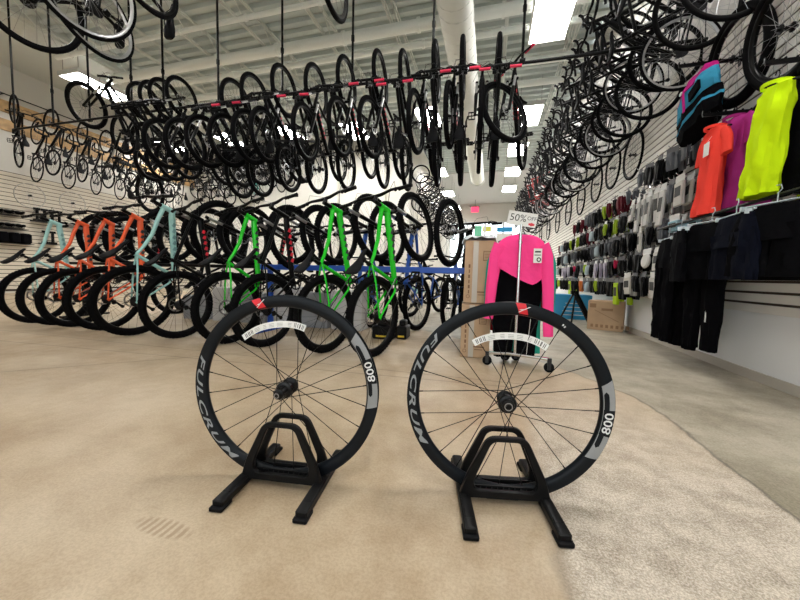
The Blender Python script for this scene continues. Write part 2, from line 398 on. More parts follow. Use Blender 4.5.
lm_f = MB().box((0, -0.605, 0.03), (0.66, 0.03, 0.10)).box((0, 0.605+0.0, 0.03), (0.66, 0.03, 0.10)).box((-0.315, 0, 0.03), (0.03, 1.18, 0.10)).box((0.315, 0, 0.03), (0.03, 1.18, 0.10)).box((0, 0, 0.085), (0.58, 1.18, 0.01)).mesh('frame', LF)
lm_d = MB().box((0, 0, 0.0), (0.60, 1.18, 0.012)).mesh('diffuser', EM)
lm_w = MB().cyl((0, 0, 0.07), (0, 0, 0.74), 0.004, 5).mesh('hanging_wire', STL)
for x, y, lab in LIGHTS:
    e = empty('ceiling_light', (x, y, 5.14)); tag(e, 'rectangular white ceiling light, ' + lab, 'ceiling light', 'ceiling lights')
    mesh_obj('frame', lm_f, e); mesh_obj('diffuser', lm_d, e)
    for wx, wy in ((-0.25, -0.55), (0.25, 0.55), (0.25, -0.55), (-0.25, 0.55)): mesh_obj('hanging_wire', lm_w, e, (wx, wy, 0))
# ================================================================== bicycles (x forward, y left, z up, origin under the rear axle)
MC = {}
def cached(key, fn):
    if key not in MC: MC[key] = fn()
    return MC[key]
def wheel_set(R, tr, knob, silver, steel, seg=44):
    """rim mesh, tire mesh, spokes mesh, hub mesh for a wheel in the xz plane"""
    def tire():
        b = MB(); rc = R-tr; n = 12
        prof = []
        for k in range(n):
            a = 2*pi*k/n; prof.append((rc+tr*cos(a)*(1.04 if knob else 1), tr*sin(a)*(1.05 if knob else 1)))
        b.lathe(prof, seg=seg, closed=True)
        if knob:
            N = 64
            for i in range(N):
                for s, off in ((1, 0), (-1, 0.5), (0, 0.25)):
                    a = 2*pi*(i+off)/N; rr = R-0.001 if s == 0 else R-tr*0.28
                    M = Matrix.Rotation(-a, 3, 'Y')
                    b.box(M @ Vector((rr, s*tr*0.72, 0)), (0.007, 0.011 if s else 0.018, 0.016), M @ Matrix.Rotation(s*0.7, 3, 'Z'))
        return b.mesh('tire', RUB)
    def rim():
        b = MB(); ro = R-2*tr+0.006; d = 0.022; w = max(tr*0.62, 0.010)
        b.lathe([(ro, -w), (ro, w), (ro-0.006, w), (ro-d*0.7, w*0.75), (ro-d, w*0.25), (ro-d, -w*0.25), (ro-d*0.7, -w*0.75), (ro-0.006, -w)], seg=seg, closed=True)
        return b.mesh('wheel', ALU if silver else BLK)
    def spokes():
        b = MB(); n = 28; ro = R-2*tr-0.012
        for i in range(n):
            a = 2*pi*i/n; s = 1 if i % 2 else -1; h = a + (1.35 if (i//2) % 2 else -1.35)
            b.tube([(0.024*cos(h), s*0.03, 0.024*sin(h)), (ro*cos(a), s*0.003, ro*sin(a))], 0.0013, 3, cap=False)
        return b.mesh('spokes', SPS if steel else SPK)
    def hub():
        b = MB(); b.lathe([(0, -0.055), (0.009, -0.055), (0.011, -0.036), (0.029, -0.034), (0.029, -0.028), (0.015, -0.02), (0.014, 0.02), (0.029, 0.028), (0.029, 0.034), (0.011, 0.036), (0.009, 0.055), (0, 0.055)], seg=16)
        return b.mesh('hub', BLK)
    k = (R, tr, knob, silver, steel)
    return tuple(cached((n, k), fn) for n, fn in (('rim', rim), ('tire', tire), ('spk', spokes), ('hub', hub)))
def disc_mesh():
    b = MB(); b.lathe([(0.065, 0.0), (0.08, 0.0), (0.08, 0.002), (0.065, 0.002)], seg=28, closed=True)
    for i in range(6):
        a = 2*pi*i/6; b.tube([(0.02*cos(a), 0.001, 0.02*sin(a)), (0.067*cos(a+0.5), 0.001, 0.067*sin(a+0.5))], 0.003, 4)
    return b.mesh('brake_disc', ALU)
def cassette_mesh():
    b = MB()
    for i in range(8):
        r = 0.055-0.0042*i; b.lathe([(0.012, 0), (r, 0), (r, 0.0018), (0.012, 0.0018)], (0, -0.036-0.0035*i, 0), seg=20, closed=True)
    return b.mesh('cassette', STL)
def q(pts): return [(x, y, z) for x, y, z in pts]
GE = {
 'mtb': dict(R=0.37, tr=0.030, bb=(0.43, 0.315), st=(0.31, 0.745), ht=(0.812, 0.955), hb=(0.862, 0.845), fa=(1.14, 0.37), sad=(0.235, 0.87), knob=True),
 'city': dict(R=0.35, tr=0.021, bb=(0.43, 0.285), st=(0.29, 0.76), ht=(0.80, 0.93), hb=(0.845, 0.80), fa=(1.07, 0.35), sad=(0.23, 0.93), knob=False),
 'road': dict(R=0.338, tr=0.0145, bb=(0.41, 0.272), st=(0.255, 0.74), ht=(0.795, 0.86), hb=(0.838, 0.715), fa=(0.99, 0.338), sad=(0.20, 0.93), knob=False)}
def frame_mesh(kind, fm, dm, kink):
    g = GE[kind]; b = MB(); R = g['R']; P = lambda p, y=0: Vector((p[0], y, p[1]))
    bb, st, ht, hb = P(g['bb']), P(g['st']), P(g['ht']), P(g['hb']); m = kind != 'road'
    hd = (ht-hb)
    b.cyl(hb-hd*0.06, ht+hd*0.06, 0.026 if m else 0.021, 14)
    dt0 = hb + hd*0.15; tt0 = ht - hd*0.18
    dr = 0.031 if m else 0.026
    b.tube([dt0, dt0.lerp(bb, 0.12)+Vector((0, 0, 0.004)), dt0.lerp(bb, 0.5), bb], [dr*0.9, dr, dr*0.95, dr*0.85], 14)
    sj = st - (st-bb)*0.06
    if kink: b.tube([tt0, tt0.lerp(sj, 0.25)+Vector((0, 0, -0.010)), tt0.lerp(sj, 0.52)+Vector((0, 0, -0.034)), tt0.lerp(sj, 0.8)+Vector((0, 0, -0.022)), sj], [0.022, 0.020, 0.018, 0.016, 0.015], 12)
    else: b.tube([tt0, sj], 0.018 if m else 0.015, 12)
    b.tube([st, bb], 0.0175, 12)
    b.cyl(bb+Vector((0, -0.036, 0)), bb+Vector((0, 0.036, 0)), 0.024, 14)
    for s in (-1, 1):
        b.tube([sj+Vector((0, s*0.012, -0.01)), sj.lerp(P((0, R)), 0.3)+Vector((0, s*0.045, 0)), P((0.01, R+0.02), s*0.062), P((0, R), s*0.066)], [0.009, 0.0085, 0.008, 0.009], 8)
        b.tube([bb+Vector((-0.02, s*0.02, 0)), bb.lerp(P((0, R)), 0.25)+Vector((0, s*0.05, -0.01)), P((0.04, R-0.008), s*0.062), P((0, R), s*0.066)], [0.012, 0.011, 0.009, 0.009], 8)
        b.box(P((0.0, R), s*0.066), (0.03, 0.006, 0.035))
    b.tube([sj.lerp(P((0, R)), 0.30)+Vector((0, -0.045, 0)), sj.lerp(P((0, R)), 0.30)+Vector((0, 0.045, 0))], 0.008, 8)
    b.cyl(st+Vector((0, 0, -0.008)), st+Vector((-0.004, 0, 0.012)), 0.021, 12, mi=1)
    # lettering blocks along the down tube
    dv = (bb-dt0); u = dv.normalized(); nrm = Vector((-u.z, 0, u.x))
    for s in (-1, 1):
        for k in range(6):
            c = dt0 + dv*(0.2+0.09*k) + Vector((0, s*dr*0.93, 0)) + nrm*0.002
            R3 = Matrix((u, Vector((0, 1, 0)), u.cross(Vector((0, 1, 0))))).transposed()
            b.box(c, (dv.length*0.055, 0.005, 0.030), R3 @ Matrix.Rotation(0.5, 3, 'Y'), mi=2)
    return b.mesh('frame', [fm, BLK, dm])
def fork_mesh(kind, fm):
    g = GE[kind]; b = MB(); P = lambda p, y=0: Vector((p[0], y, p[1])); hb, ht, fa = P(g['hb']), P(g['ht']), P(g['fa'])
    u = (hb-ht).normalized(); cr = hb + u*0.03
    if kind == 'mtb':
        b.box(cr+u*0.005, (0.05, 0.15, 0.035), Matrix.Rotation(0.4, 3, 'Y'), mi=0, bev=0.01)
        fa2 = fa - (fa-cr-u*((fa-cr).dot(u)))  # axle projected on leg line start
        off = fa-fa2
        for s in (-1, 1):
            a = cr + Vector((0, s*0.063, 0)) + off*0.55
            e = fa + Vector((0, s*0.066, 0)); mid = a.lerp(e, 0.33)
            b.cyl(a, mid, 0.016, 12, mi=1); b.tube([mid, mid.lerp(e, 0.1), e], [0.019, 0.022, 0.017], 12, mi=0)
            b.cyl(a+Vector((0, 0, 0))-u*0.03, a, 0.018, 10, mi=0)
        m1 = cr.lerp(fa, 0.38)
        b.tube([m1+Vector((0.03, -0.06, 0.0)), m1+Vector((0.06, -0.03, 0.05)), m1+Vector((0.06, 0.03, 0.05)), m1+Vector((0.03, 0.06, 0))], 0.011, 8, mi=0)
        return b.mesh('fork', [BLK, ALU])
    for s in (-1, 1):
        b.tube([cr, cr+Vector((0.005, s*0.045, -0.012)), cr.lerp(fa, 0.5)+Vector((-0.01, s*0.054, 0)), fa+Vector((0, s*0.052, 0))], [0.018, 0.017, 0.013, 0.008], 10)
    return b.mesh('fork', [fm])
def bar_meshes(kind, w):
    g = GE[kind]; ht = Vector((g['ht'][0], 0, g['ht'][1])); hb = Vector((g['hb'][0], 0, g['hb'][1])); u = (ht-hb).normalized()
    top = ht + u*(0.085 if kind == 'mtb' else 0.045); b = MB()
    if kind == 'road':
        c = top + Vector((0.10, 0, 0.015)); hw = 0.21
        for s in (-1, 1):
            pts = [c, c+Vector((0, s*hw*0.9, 0)), c+Vector((0.02, s*hw, 0)), c+Vector((0.085, s*hw, -0.008)), c+Vector((0.115, s*hw, -0.045)), c+Vector((0.105, s*hw*1.01, -0.09)), c+Vector((0.065, s*hw*1.02, -0.125)), c+Vector((-0.03, s*hw*1.03, -0.135))]
            b.tube(pts, [0.013, 0.0155]+[0.016]*6, 9)
            b.tube([c+Vector((0.085, s*hw, -0.004)), c+Vector((0.13, s*hw, 0.012)), c+Vector((0.15, s*hw, 0.045)), c+Vector((0.148, s*hw, 0.062))], [0.015, 0.018, 0.016, 0.011], 8)
            b.tube([c+Vector((0.135, s*hw, 0.01)), c+Vector((0.155, s*(hw+.005), -0.04)), c+Vector((0.14, s*(hw+.01), -0.10))], [0.008, 0.006, 0.004], 6)
        h = b.mesh('handlebar', MBK); grip = lever = None; gp = []; 
    else:
        c = top + Vector((0.055, 0, 0.012)); hw = w/2
        b.tube([c+Vector((-0.035, -hw, 0.022)), c+Vector((-0.008, -hw*0.45, 0.02)), c+Vector((0, -0.05, 0)), c+Vector((0, 0.05, 0)), c+Vector((-0.008, hw*0.45, 0.02)), c+Vector((-0.035, hw, 0.022))], [0.011, 0.012, 0.016, 0.016, 0.012, 0.011], 10)
        for s in (-1, 1):
            q0 = c+Vector((-0.022, s*(hw-0.16), 0.02)); b.box(q0, (0.03, 0.025, 0.03), bev=0.006)
            b.tube([q0+Vector((0.02, 0, -0.01)), q0+Vector((0.05, s*0.04, -0.03)), q0+Vector((0.03, s*0.115, -0.035))], [0.007, 0.006, 0.005], 6)
            b.tube([q0, q0+Vector((0.08, -s*0.02, 0.03)), q0+Vector((0.11, -s*0.12, -0.05)), q0+Vector((0.05, -s*0.2, -0.18))], 0.0022, 4)
        h = b.mesh('handlebar', BLK)
        gp = [(c+Vector((-0.035, s*(hw-0.062), 0.0225)), s) for s in (-1, 1)]
    sb = MB(); sb.tube([top, c], [0.018, 0.017], 10); sb.cyl(ht, top+u*0.016, 0.019, 12)
    return h, sb.mesh('stem', BLK), gp
def grip_mesh():
    b = MB(); pts = []; rs = []
    for i in range(13):
        pts.append((0, -0.062+0.124*i/12, 0)); rs.append(0.0165 if i % 2 else 0.0150)
    rs[0] = rs[-1] = 0.018; b.tube(pts, rs, 9); return b
def saddle_mesh(kind):
    g = GE[kind]; sx, sz = g['sad']; b = MB(); rings = []
    for t, w, h, dz in ((-0.145, 0.045, 0.016, 0.012), (-0.13, 0.066, 0.026, 0.010), (-0.08, 0.070, 0.030, 0.0), (-0.03, 0.052, 0.026, -0.006), (0.02, 0.030, 0.024, -0.006), (0.08, 0.022, 0.022, -0.002), (0.125, 0.017, 0.018, -0.003), (0.138, 0.008, 0.008, -0.007)):
        r = []
        for k in range(14):
            a = 2*pi*k/14; y = w*cos(a); zz = sin(a); zz = zz*h*(0.45 if zz > 0 else 1.0); r.append((sx+t, y, sz+dz+zz-0.006*abs(cos(a))))
        rings.append(r)
    b.loft(rings)
    for s in (-1, 1): b.tube([(sx-0.10, s*0.022, sz-0.02), (sx-0.04, s*0.02, sz-0.045), (sx+0.04, s*0.02, sz-0.045), (sx+0.10, s*0.012, sz-0.015)], 0.0035, 5)
    return b.mesh('saddle', MBK)
def post_mesh(kind):
    g = GE[kind]; b = MB(); st = Vector((g['st'][0], 0, g['st'][1])); bb = Vector((g['bb'][0], 0, g['bb'][1])); u = (st-bb).normalized()
    L = (g['sad'][1]-0.05-st.z)/u.z; b.cyl(st-u*0.02, st+u*L, 0.0145, 10); b.box(st+u*L, (0.05, 0.035, 0.03), bev=0.008)
    return b.mesh('seat_post', BLK)
def crank_mesh(kind):
    g = GE[kind]; c = Vector((g['bb'][0], 0, g['bb'][1])); b = MB(); y = -0.05; a = radians(-25)
    for rr in ((0.072,) if kind == 'mtb' else (0.098, 0.078)):
        b.lathe([(rr-0.012, y-0.002), (rr, y-0.002), (rr, y+0.002), (rr-0.012, y+0.002)], (c.x, 0, c.z), seg=32, closed=True); 
        for i in range(5):
            t = 2*pi*i/5; b.tube([c+Vector((0, y, 0)), c+Vector(((rr-0.008)*cos(t), y, (rr-0.008)*sin(t)))], 0.006, 5)
        y += 0.007
    for s in (-1, 1):
        aa = a if s < 0 else a+pi; e = c+Vector((0.17*cos(aa), s*0.078, 0.17*sin(aa)))
        b.tube([c+Vector((0, s*0.058, 0)), c.lerp(e, 0.5)+Vector((0, s*0.02, 0)), e], [0.015, 0.011, 0.013], 8)
    b.cyl(c+Vector((0, -0.075, 0)), c+Vector((0, 0.075, 0)), 0.014, 10)
    return b.mesh('crankset', BLK), [c+Vector((0.17*cos(a if s < 0 else a+pi), s*0.13, 0.17*sin(a if s < 0 else a+pi))) for s in (-1, 1)]
def pedal_mesh():
    b = MB()
    for x in (-0.045, 0.045): b.box((x, 0, 0), (0.012, 0.09, 0.018))
    for y in (-0.042, 0, 0.042): b.box((0, y, 0), (0.09, 0.008, 0.016))
    b.cyl((0, -0.055, 0), (0, 0.055, 0), 0.007, 6); return b.mesh('pedal', BPL)
def chain_mesh(kind):
    g = GE[kind]; c = g['bb']; r1 = 0.072 if kind == 'mtb' else 0.09; R = g['R']; b = MB()
    pts = [(0, -0.05, R+0.04), (c[0]*0.5, -0.05, (R+0.04+c[1]+r1)/2), (c[0], -0.05, c[1]+r1), (c[0]+r1*0.7, -0.05, c[1]+r1*0.7), (c[0]+r1, -0.05, c[1]), (c[0]+r1*0.7, -0.05, c[1]-r1*0.7), (c[0], -0.05, c[1]-r1),
           (0.05, -0.055, R-0.165), (0.03, -0.058, R-0.16), (0.025, -0.056, R-0.12), (0.035, -0.052, R-0.08), (0.03, -0.05, R-0.03), (0, -0.05, R-0.04)]
    b.tube(pts, 0.0045, 5, cap=False); return b.mesh('chain', STL)
def mech_mesh(kind):
    R = GE[kind]['R']; b = MB()
    b.box((0.012, -0.072, R-0.055), (0.045, 0.03, 0.05), Matrix.Rotation(0.4, 3, 'Y'), bev=0.008)
    b.box((0.035, -0.058, R-0.125), (0.022, 0.014, 0.10), Matrix.Rotation(-0.15, 3, 'Y'), bev=0.004)
    b.lathe([(0.004, 0), (0.02, 0), (0.02, 0.006), (0.004, 0.006)], (0.04, -0.060, R-0.16), seg=12, closed=True)
    return b.mesh('derailleur', BLK)

PROTO = {}
def make_bike(key, kind, fm, dm=DGR, grip=MBK, silver=False, barw=0.72, kink=True, detail=True, forkm=None, steer=0.0):
    g = GE[kind]; R = g['R']
    root = empty('mountain_bicycle' if kind == 'mtb' else ('road_bicycle' if kind == 'road' else 'city_bicycle'))
    mesh_obj('frame', cached(('fr', kind, fm.name, dm.name, kink), lambda: frame_mesh(kind, fm, dm, kink)), root)
    fk = mesh_obj('fork', cached(('fk', kind, (forkm or fm).name), lambda: fork_mesh(kind, forkm or fm)), root)
    rm, tm, sm, hm = wheel_set(R, g['tr'], g['knob'] and detail, silver, kind == 'road')
    for x, rear in ((0, True), (g['fa'][0], False)):
        w = mesh_obj('wheel', rm, root, (x, 0, R))
        mesh_obj('tire', tm, w); mesh_obj('spokes', sm, w); mesh_obj('hub', hm, w)
        if kind != 'road' or detail: mesh_obj('brake_disc', cached('disc', disc_mesh), w, (0, 0.042, 0))
        if rear: mesh_obj('cassette', cached('cas', cassette_mesh), w)
    hb, stm, gp = cached(('bar', kind, barw), lambda: bar_meshes(kind, barw))
    h = mesh_obj('handlebar', hb, root); mesh_obj('stem', stm, root)
    for p, s in gp: mesh_obj('grip', cached(('grip', grip.name), lambda: grip_mesh().mesh('grip', grip)), h, p)
    mesh_obj('saddle', cached(('sad', kind), lambda: saddle_mesh(kind)), root)
    mesh_obj('seat_post', cached(('post', kind), lambda: post_mesh(kind)), root)
    cm, pp = cached(('crank', kind), lambda: crank_mesh(kind)); mesh_obj('crankset', cm, root)
    for p in pp: mesh_obj('pedal', cached('pedal', pedal_mesh), root, p)
    mesh_obj('chain', cached(('chain', kind), lambda: chain_mesh(kind)), root)
    mesh_obj('derailleur', cached(('mech', kind), lambda: mech_mesh(kind)), root)
    if steer:
        ht = Vector((g['ht'][0], 0, g['ht'][1])); ax = (ht-Vector((g['hb'][0], 0, g['hb'][1]))).normalized()
        M = Matrix.Translation(ht) @ Matrix.Rotation(steer, 4, ax) @ Matrix.Translation(-ht)
        fw = [c for c in root.children if c.name.split('.')[0] == 'wheel' and c.location.x > 0.5]
        for c in fw + [c for c in root.children if c.name.split('.')[0] in ('fork', 'handlebar', 'stem')]:
            N = M @ Matrix.Translation(c.location); c.location = N.to_translation(); c.rotation_euler = N.to_euler()
    root['used'] = 0
    PROTO[key] = root; return root
def bike(key, label, group, al, aw, fwd, up, sc=0.95):
    p = PROTO[key]
    if p['used'] == 0: r = p; p['used'] = 1
    else: r = copy_tree(p)
    tag(r, label, 'bicycle', group); place(r, al, aw, fwd, up, sc)
    return r
def tilt(heading, pitch):
    f = Vector((sin(heading)*cos(pitch), cos(heading)*cos(pitch), sin(pitch)))
    return f, Vector((-sin(heading)*sin(pitch), -cos(heading)*sin(pitch), cos(pitch)))

make_bike('green', 'mtb', GRN, DGR, barw=0.76, steer=0.18)
make_bike('orange', 'mtb', ORG, DGR, barw=0.70, steer=0.16)
make_bike('mint', 'mtb', MNT, mat('decal_mint_dark', (0.2, 0.4, 0.4), 0.5), barw=0.70, steer=0.16)
make_bike('blackred', 'mtb', BLK, RED, kink=False, barw=0.74, steer=0.18)
make_bike('black', 'mtb', BLK, DGR, barw=0.72)
make_bike('blue', 'mtb', BLF, DGR, barw=0.70)
# ---- floor row, back wheels on the floor and front wheels lifted onto the rack beam
ROW = [(-0.95, 'green', 18, 52, 'green mountain bike with dark lettering, nearest the cardboard carton stack'),
       (-1.41, 'green', 19, 52, 'green mountain bike beside the green one at the right end of the floor row'),
       (-2.05, 'blackred', 17, 46, 'black mountain bike with red lettering standing between green bikes behind the left display wheel'),
       (-2.47, 'green', 16, 43, 'leftmost green mountain bike of the floor row, behind the left display wheel'),
       (-3.12, 'blackred', 17, 46, 'black mountain bike with red lettering and a paper tag, next to the mint bike'),
       (-3.58, 'mint', 16, 44, 'mint green mountain bike between an orange bike and a black one'),
       (-4.21, 'orange', 10, 42, 'orange mountain bike directly left of the bigger-looking mint bike'),
       (-4.71, 'orange', 5, 43, 'orange mountain bike in the middle of the three orange ones'),
       (-5.08, 'orange', 7, 44, 'leftmost orange mountain bike, right of a mint bike'),
       (-5.49, 'mint', 4, 47, 'mint green mountain bike farthest left in the floor row')]
for i, (x, k, hd, pt, lab) in enumerate(ROW):
    y = 2.68 + 0.02*max(0, i-3) - (0.12 if i == 5 else 0); sc_ = {5: 1.03, 6: 1.0, 7: 0.97}.get(i, 0.95)
    f, u = tilt(radians(hd), radians(pt))
    lean = Matrix.Rotation(radians({5: 12, 6: 8, 7: 12, 8: 7, 9: 5}.get(i, 1)), 3, Vector((sin(radians(hd)), cos(radians(hd)), 0))); f = lean @ f; u = lean @ u
    bike(k, lab, 'mountain bikes in the floor row facing away', (0, 0, 0.37), (x, y, 0.37*sc_), f, u, sc_)
# ---- second row on the other side of the rack, facing the camera
ROW2 = [(-0.20, 'black'), (-0.88, 'blue'), (-1.5, 'blue'), (-2.1, 'black'), (-2.7, 'blackred'), (-3.3, 'black'), (-4.0, 'black'), (-4.9, 'blackred')]
for i, (x, k) in enumerate(ROW2):
    f, u = tilt(radians(197), radians(49))
    bike(k, '%s mountain bike facing the camera behind the floor row, %s from the right' % ({'black': 'black', 'blue': 'blue', 'blackred': 'black and red'}[k], ordn(i+1)),
         'mountain bikes behind the rack facing the camera', (0, 0, 0.37), (x-0.02, 4.22, 0.37*0.95), f, u)
# level bikes parked farther back
for x, y, k, hd, lab in ((-0.95, 6.6, 'blue', 200, 'blue mountain bike standing on the floor behind the rack, right of a black box'), (-0.38, 5.6, 'blue', 188, 'blue mountain bike standing on the floor behind the cartons'), (-1.5, 8.3, 'mint', 215, 'pale mountain bike standing far back in the aisle'),
                         (-1.0, 9.4, 'black', 240, 'black mountain bike standing far back in the aisle'), (-2.2, 6.3, 'blue', 170, 'blue mountain bike standing behind the green bikes')):
    f, u = tilt(radians(hd), 0)
    bike(k, lab, None, (0, 0, 0), (x, y, 0), f, u)
# ---- bikes hung on the ceiling pipe
make_bike('hangv', 'mtb', BLK, DGR, grip=RGP, barw=0.46, detail=False)
make_bike('hangs', 'mtb', BLK, RED, grip=RGP, barw=0.6, kink=False, detail=False, steer=-0.6)
make_bike('hangl', 'mtb', BLK, RED, grip=MBK, barw=0.50, kink=False, detail=False)
make_bike('hangk', 'mtb', MBK, DGR, grip=MBK, barw=0.46, detail=False)
UPX = [-0.02, -0.41, -0.72, -1.11, -1.43, -1.88, -2.33, -2.78, -3.25, -3.62, -4.58, -4.84, -5.09, -5.31]
for i, x in enumerate(UPX):
    k = 'hangv' if i in (0, 1, 3, 4, 6, 8) else 'hangk'
    bike(k, 'black mountain bike hung nose up on the ceiling pipe, %s from the right' % ordn(i+1), 'bikes hung nose up on the ceiling pipe',
         (1.14, 0, 0.37), (x, 4.10+random.uniform(-.04, .04), (3.13 if x > -4.5 else 3.30)+random.uniform(-.03, .03)), (random.uniform(-.03, .03), -0.08, 1), (0.05, -1, 0), 0.87 if x > -4.5 else 0.78)
LVX = [0.10, -0.17, -0.50, -0.87, -1.40, -1.79, -2.25, -2.82, -3.04, -3.38, -3.75, -4.09, -4.44]
for i, x in enumerate(LVX):
    hd = 180 if i else 190
    f, u = tilt(radians(hd+random.uniform(-5, 5)), radians(-2))
    bike('hangs' if i == 0 else ('hangl' if i < 8 else 'hangk'), 'black mountain bike hung level under the ceiling pipe, %s from the right' % ordn(i+1), 'bikes hung level on the ceiling pipe',
         (1.14, 0, 0.37), (x, 3.72, 2.43+random.uniform(-.03, .03)), f, u, 0.90)
bike('hangk', 'black mountain bike hung tilted on the ceiling pipe at the left, apart from the others', None, (1.14, 0, 0.37), (-6.4, 4.0, 3.32), (-0.78, -0.35, 0.5), (-0.3, -0.45, 0.85), 0.93)
bike('hangk', 'black mountain bike hung below the tilted one at the left end of the ceiling pipe', None, (1.14, 0, 0.37), (-5.95, 4.25, 2.95), (-0.35, -0.1, 0.9), (-0.9, 0.1, -0.3), 0.9)
# ---- road bikes hung along the right wall
make_bike('roada', 'road', BLK, DGR, silver=True, kink=False, detail=False)
make_bike('roadb', 'road', MBK, mat('decal_grey', (0.3, 0.3, 0.31), 0.4), silver=False, kink=False, detail=False)
make_bike('roadr', 'road', mat('frame_red_dark', (0.35, 0.02, 0.02), 0.35), DGR, silver=True, kink=False, detail=False)
make_bike('roadt', 'road', TEA, DGR, silver=False, kink=False, detail=False)
make_bike('cityk', 'city', BLK, DGR, silver=False, kink=False, detail=False, barw=0.6)
y = 2.78; i = 0
while y < 16.5:
    i += 1
    k = 'roadr' if i in (24, 27) else ('roada' if i % 3 == 1 else 'roadb')
    zf = 3.92 + random.uniform(-.07, .07) + (0.10 if i % 2 else -0.04)
    bike(k, '%s road bike hung nose up along the right wall, %s from the camera' % ('dark red' if k == 'roadr' else 'black', ordn(i)), 'road bikes hung along the right wall',
         (0.99, 0, 0.338), (1.59, y, zf), (random.uniform(-.06, .02), random.uniform(-.08, .08), 1), (-1, random.uniform(-.12, .12), 0), 0.98)
    y += 0.33 if y < 8 else 0.42
# ---- road bikes over the left aisle near the camera
for i, (x, yy, zb, k) in enumerate(((-2.42, 1.85, 2.50, 'roadb'), (-2.78, 1.75, 2.34, 'roada'), (-3.02, 1.95, 2.34, 'roada'), (-3.42, 1.8, 2.38, 'roadb'), (-0.98, 1.85, 2.24, 'roadb'))):
    bike(k, 'black road bike overhead near the camera, only its lower wheel showing, %s' % ('rightmost' if i == 4 else ('%s from the left' % ordn(4-i))), 'road bikes hung overhead near the camera',
         (0, 0, 0.338), (x, yy, zb+0.33), (random.uniform(-.2, .2), random.uniform(-.05, .1), 1), (0.1, 1 if i % 2 else -1, 0), 0.98)
# ---- left wall, alternating heights
y = 5.6; i = 0
while y < 9.9:
    i += 1; zl = 3.48 if i % 2 else 3.20
    bike('cityk' if i % 2 else 'roadb', 'black bike hung nose up on the left wall by the boards, %s from the left' % ordn(i), 'bikes hung on the left wall',
         (0, 0, 0.338), (-11.35, y, zl), (0, random.uniform(-.05, .05), 1), (1, -0.15+random.uniform(-.1, .1), 0), 0.97)
    y += 0.33
# ---- back wall
BX = [-11.7, -11.4, -11.1, -10.7, -10.4, -10.1, -9.7, -9.4, -9.1, -8.9, -8.5, -8.2, -7.8, -7.4]
for i, x in enumerate(BX):
    k = 'roadt' if x == -8.9 else ('cityk' if i % 2 else 'roadb')
    zl = (3.72 if i % 2 else 3.98) if x < -8.6 else (4.3 if i % 2 else 4.1)
    bike(k, '%s hung nose up on the back wall, %s from the left' % ('teal road bike' if k == 'roadt' else 'black bike', ordn(i+1)), 'bikes hung on the back wall',
         (0, 0, 0.338), (x, YB-0.37, zl), (random.uniform(-.05, .05), 0, 1), (random.uniform(-.2, .2), -1, 0), 1.03)
# ---- wall of the far aisle
y = 11.9; i = 0
while y < 21:
    i += 1
    bike('cityk' if i % 2 else 'roada', 'black bike hung on the left wall of the far aisle, %s from the corner' % ordn(i), 'bikes hung on the wall of the far aisle',
         (0, 0, 0.338), (XC+0.335, y, 3.35), (0, random.uniform(-.05, .05), 1), (1, random.uniform(-.15, .15), 0), 0.95)
    y += 0.62
# racks, pipes and rods
RB = mat('rack_blue', (0.01, 0.085, 0.50), 0.4)
b = MB()
b.box((-1.38, 3.40, 0.775), (2.55, 0.05, 0.062), bev=0.004); b.box((-1.38, 3.46, 0.79), (2.55, 0.07, 0.012))
rk = b.build('bike_rack', RB); tag(rk, 'bright blue steel floor rack beam carrying the raised front wheels', 'bike rack')
for x in (-0.13, -2.6):
    MB().box((x, 3.5, 0.39), (0.05, 0.05, 0.74)).box((x, 3.5, 0.012), (0.07, 0.6, 0.024)).build('post', RB, rk)
rk = MB().box((-4.3, 3.42, 0.775), (3.2, 0.10, 0.04), bev=0.006).build('bike_rack', BLK); tag(rk, 'black steel floor rack beam behind the orange and mint bikes', 'bike rack')
for x in (-2.8, -5.8):
    MB().box((x, 3.5, 0.39), (0.05, 0.05, 0.74)).box((x, 3.5, 0.012), (0.07, 0.6, 0.024)).build('post', BLK, rk)
b = MB(); b.cyl((-8.25, 4.02, 3.12), (XR-0.01, 4.02, 3.07), 0.017, 10); b.tube([(-8.25, 4.02, 3.12), (-8.25, 4.02, 3.05)], 0.02, 8)
tag(b.build('hanging_pipe', BLK), 'long black pipe under the ceiling that the mountain bikes hang on', 'pipe')
for i, x in enumerate((-8.2, -7.22, -6.37, -5.46, -4.83, -3.83, -2.79, -1.78, -0.76, 0.24)):
    b = MB(); b.cyl((x, 4.02, 3.13), (x, 4.02, ZC-0.02), 0.015, 8); b.cyl((x, 4.02, 3.62), (x, 4.02, 3.68), 0.022, 8); b.lathe([(0.015, -0.03), (0.026, -0.03), (0.026, 0.03), (0.015, 0.03)], (x, 4.02, 3.10), 'x', 12)
    tag(b.build('support_rod', BLK), 'thin black vertical rod holding up the hanging pipe, %s from the left' % ordn(i+1), 'rod', 'rods of the hanging pipe')
b = MB(); b.cyl((XR-0.06, 2.0, 4.30), (XR-0.06, 16.6, 4.30), 0.018, 8)
for k in range(14): b.cyl((XR-0.06, 2.2+k*1.05, 4.30), (XR+0.03, 2.2+k*1.05, 4.30), 0.012, 6)
tag(b.build('hanging_rail', BLK), 'black rail high on the right wall that the road bikes hang from', 'rail')

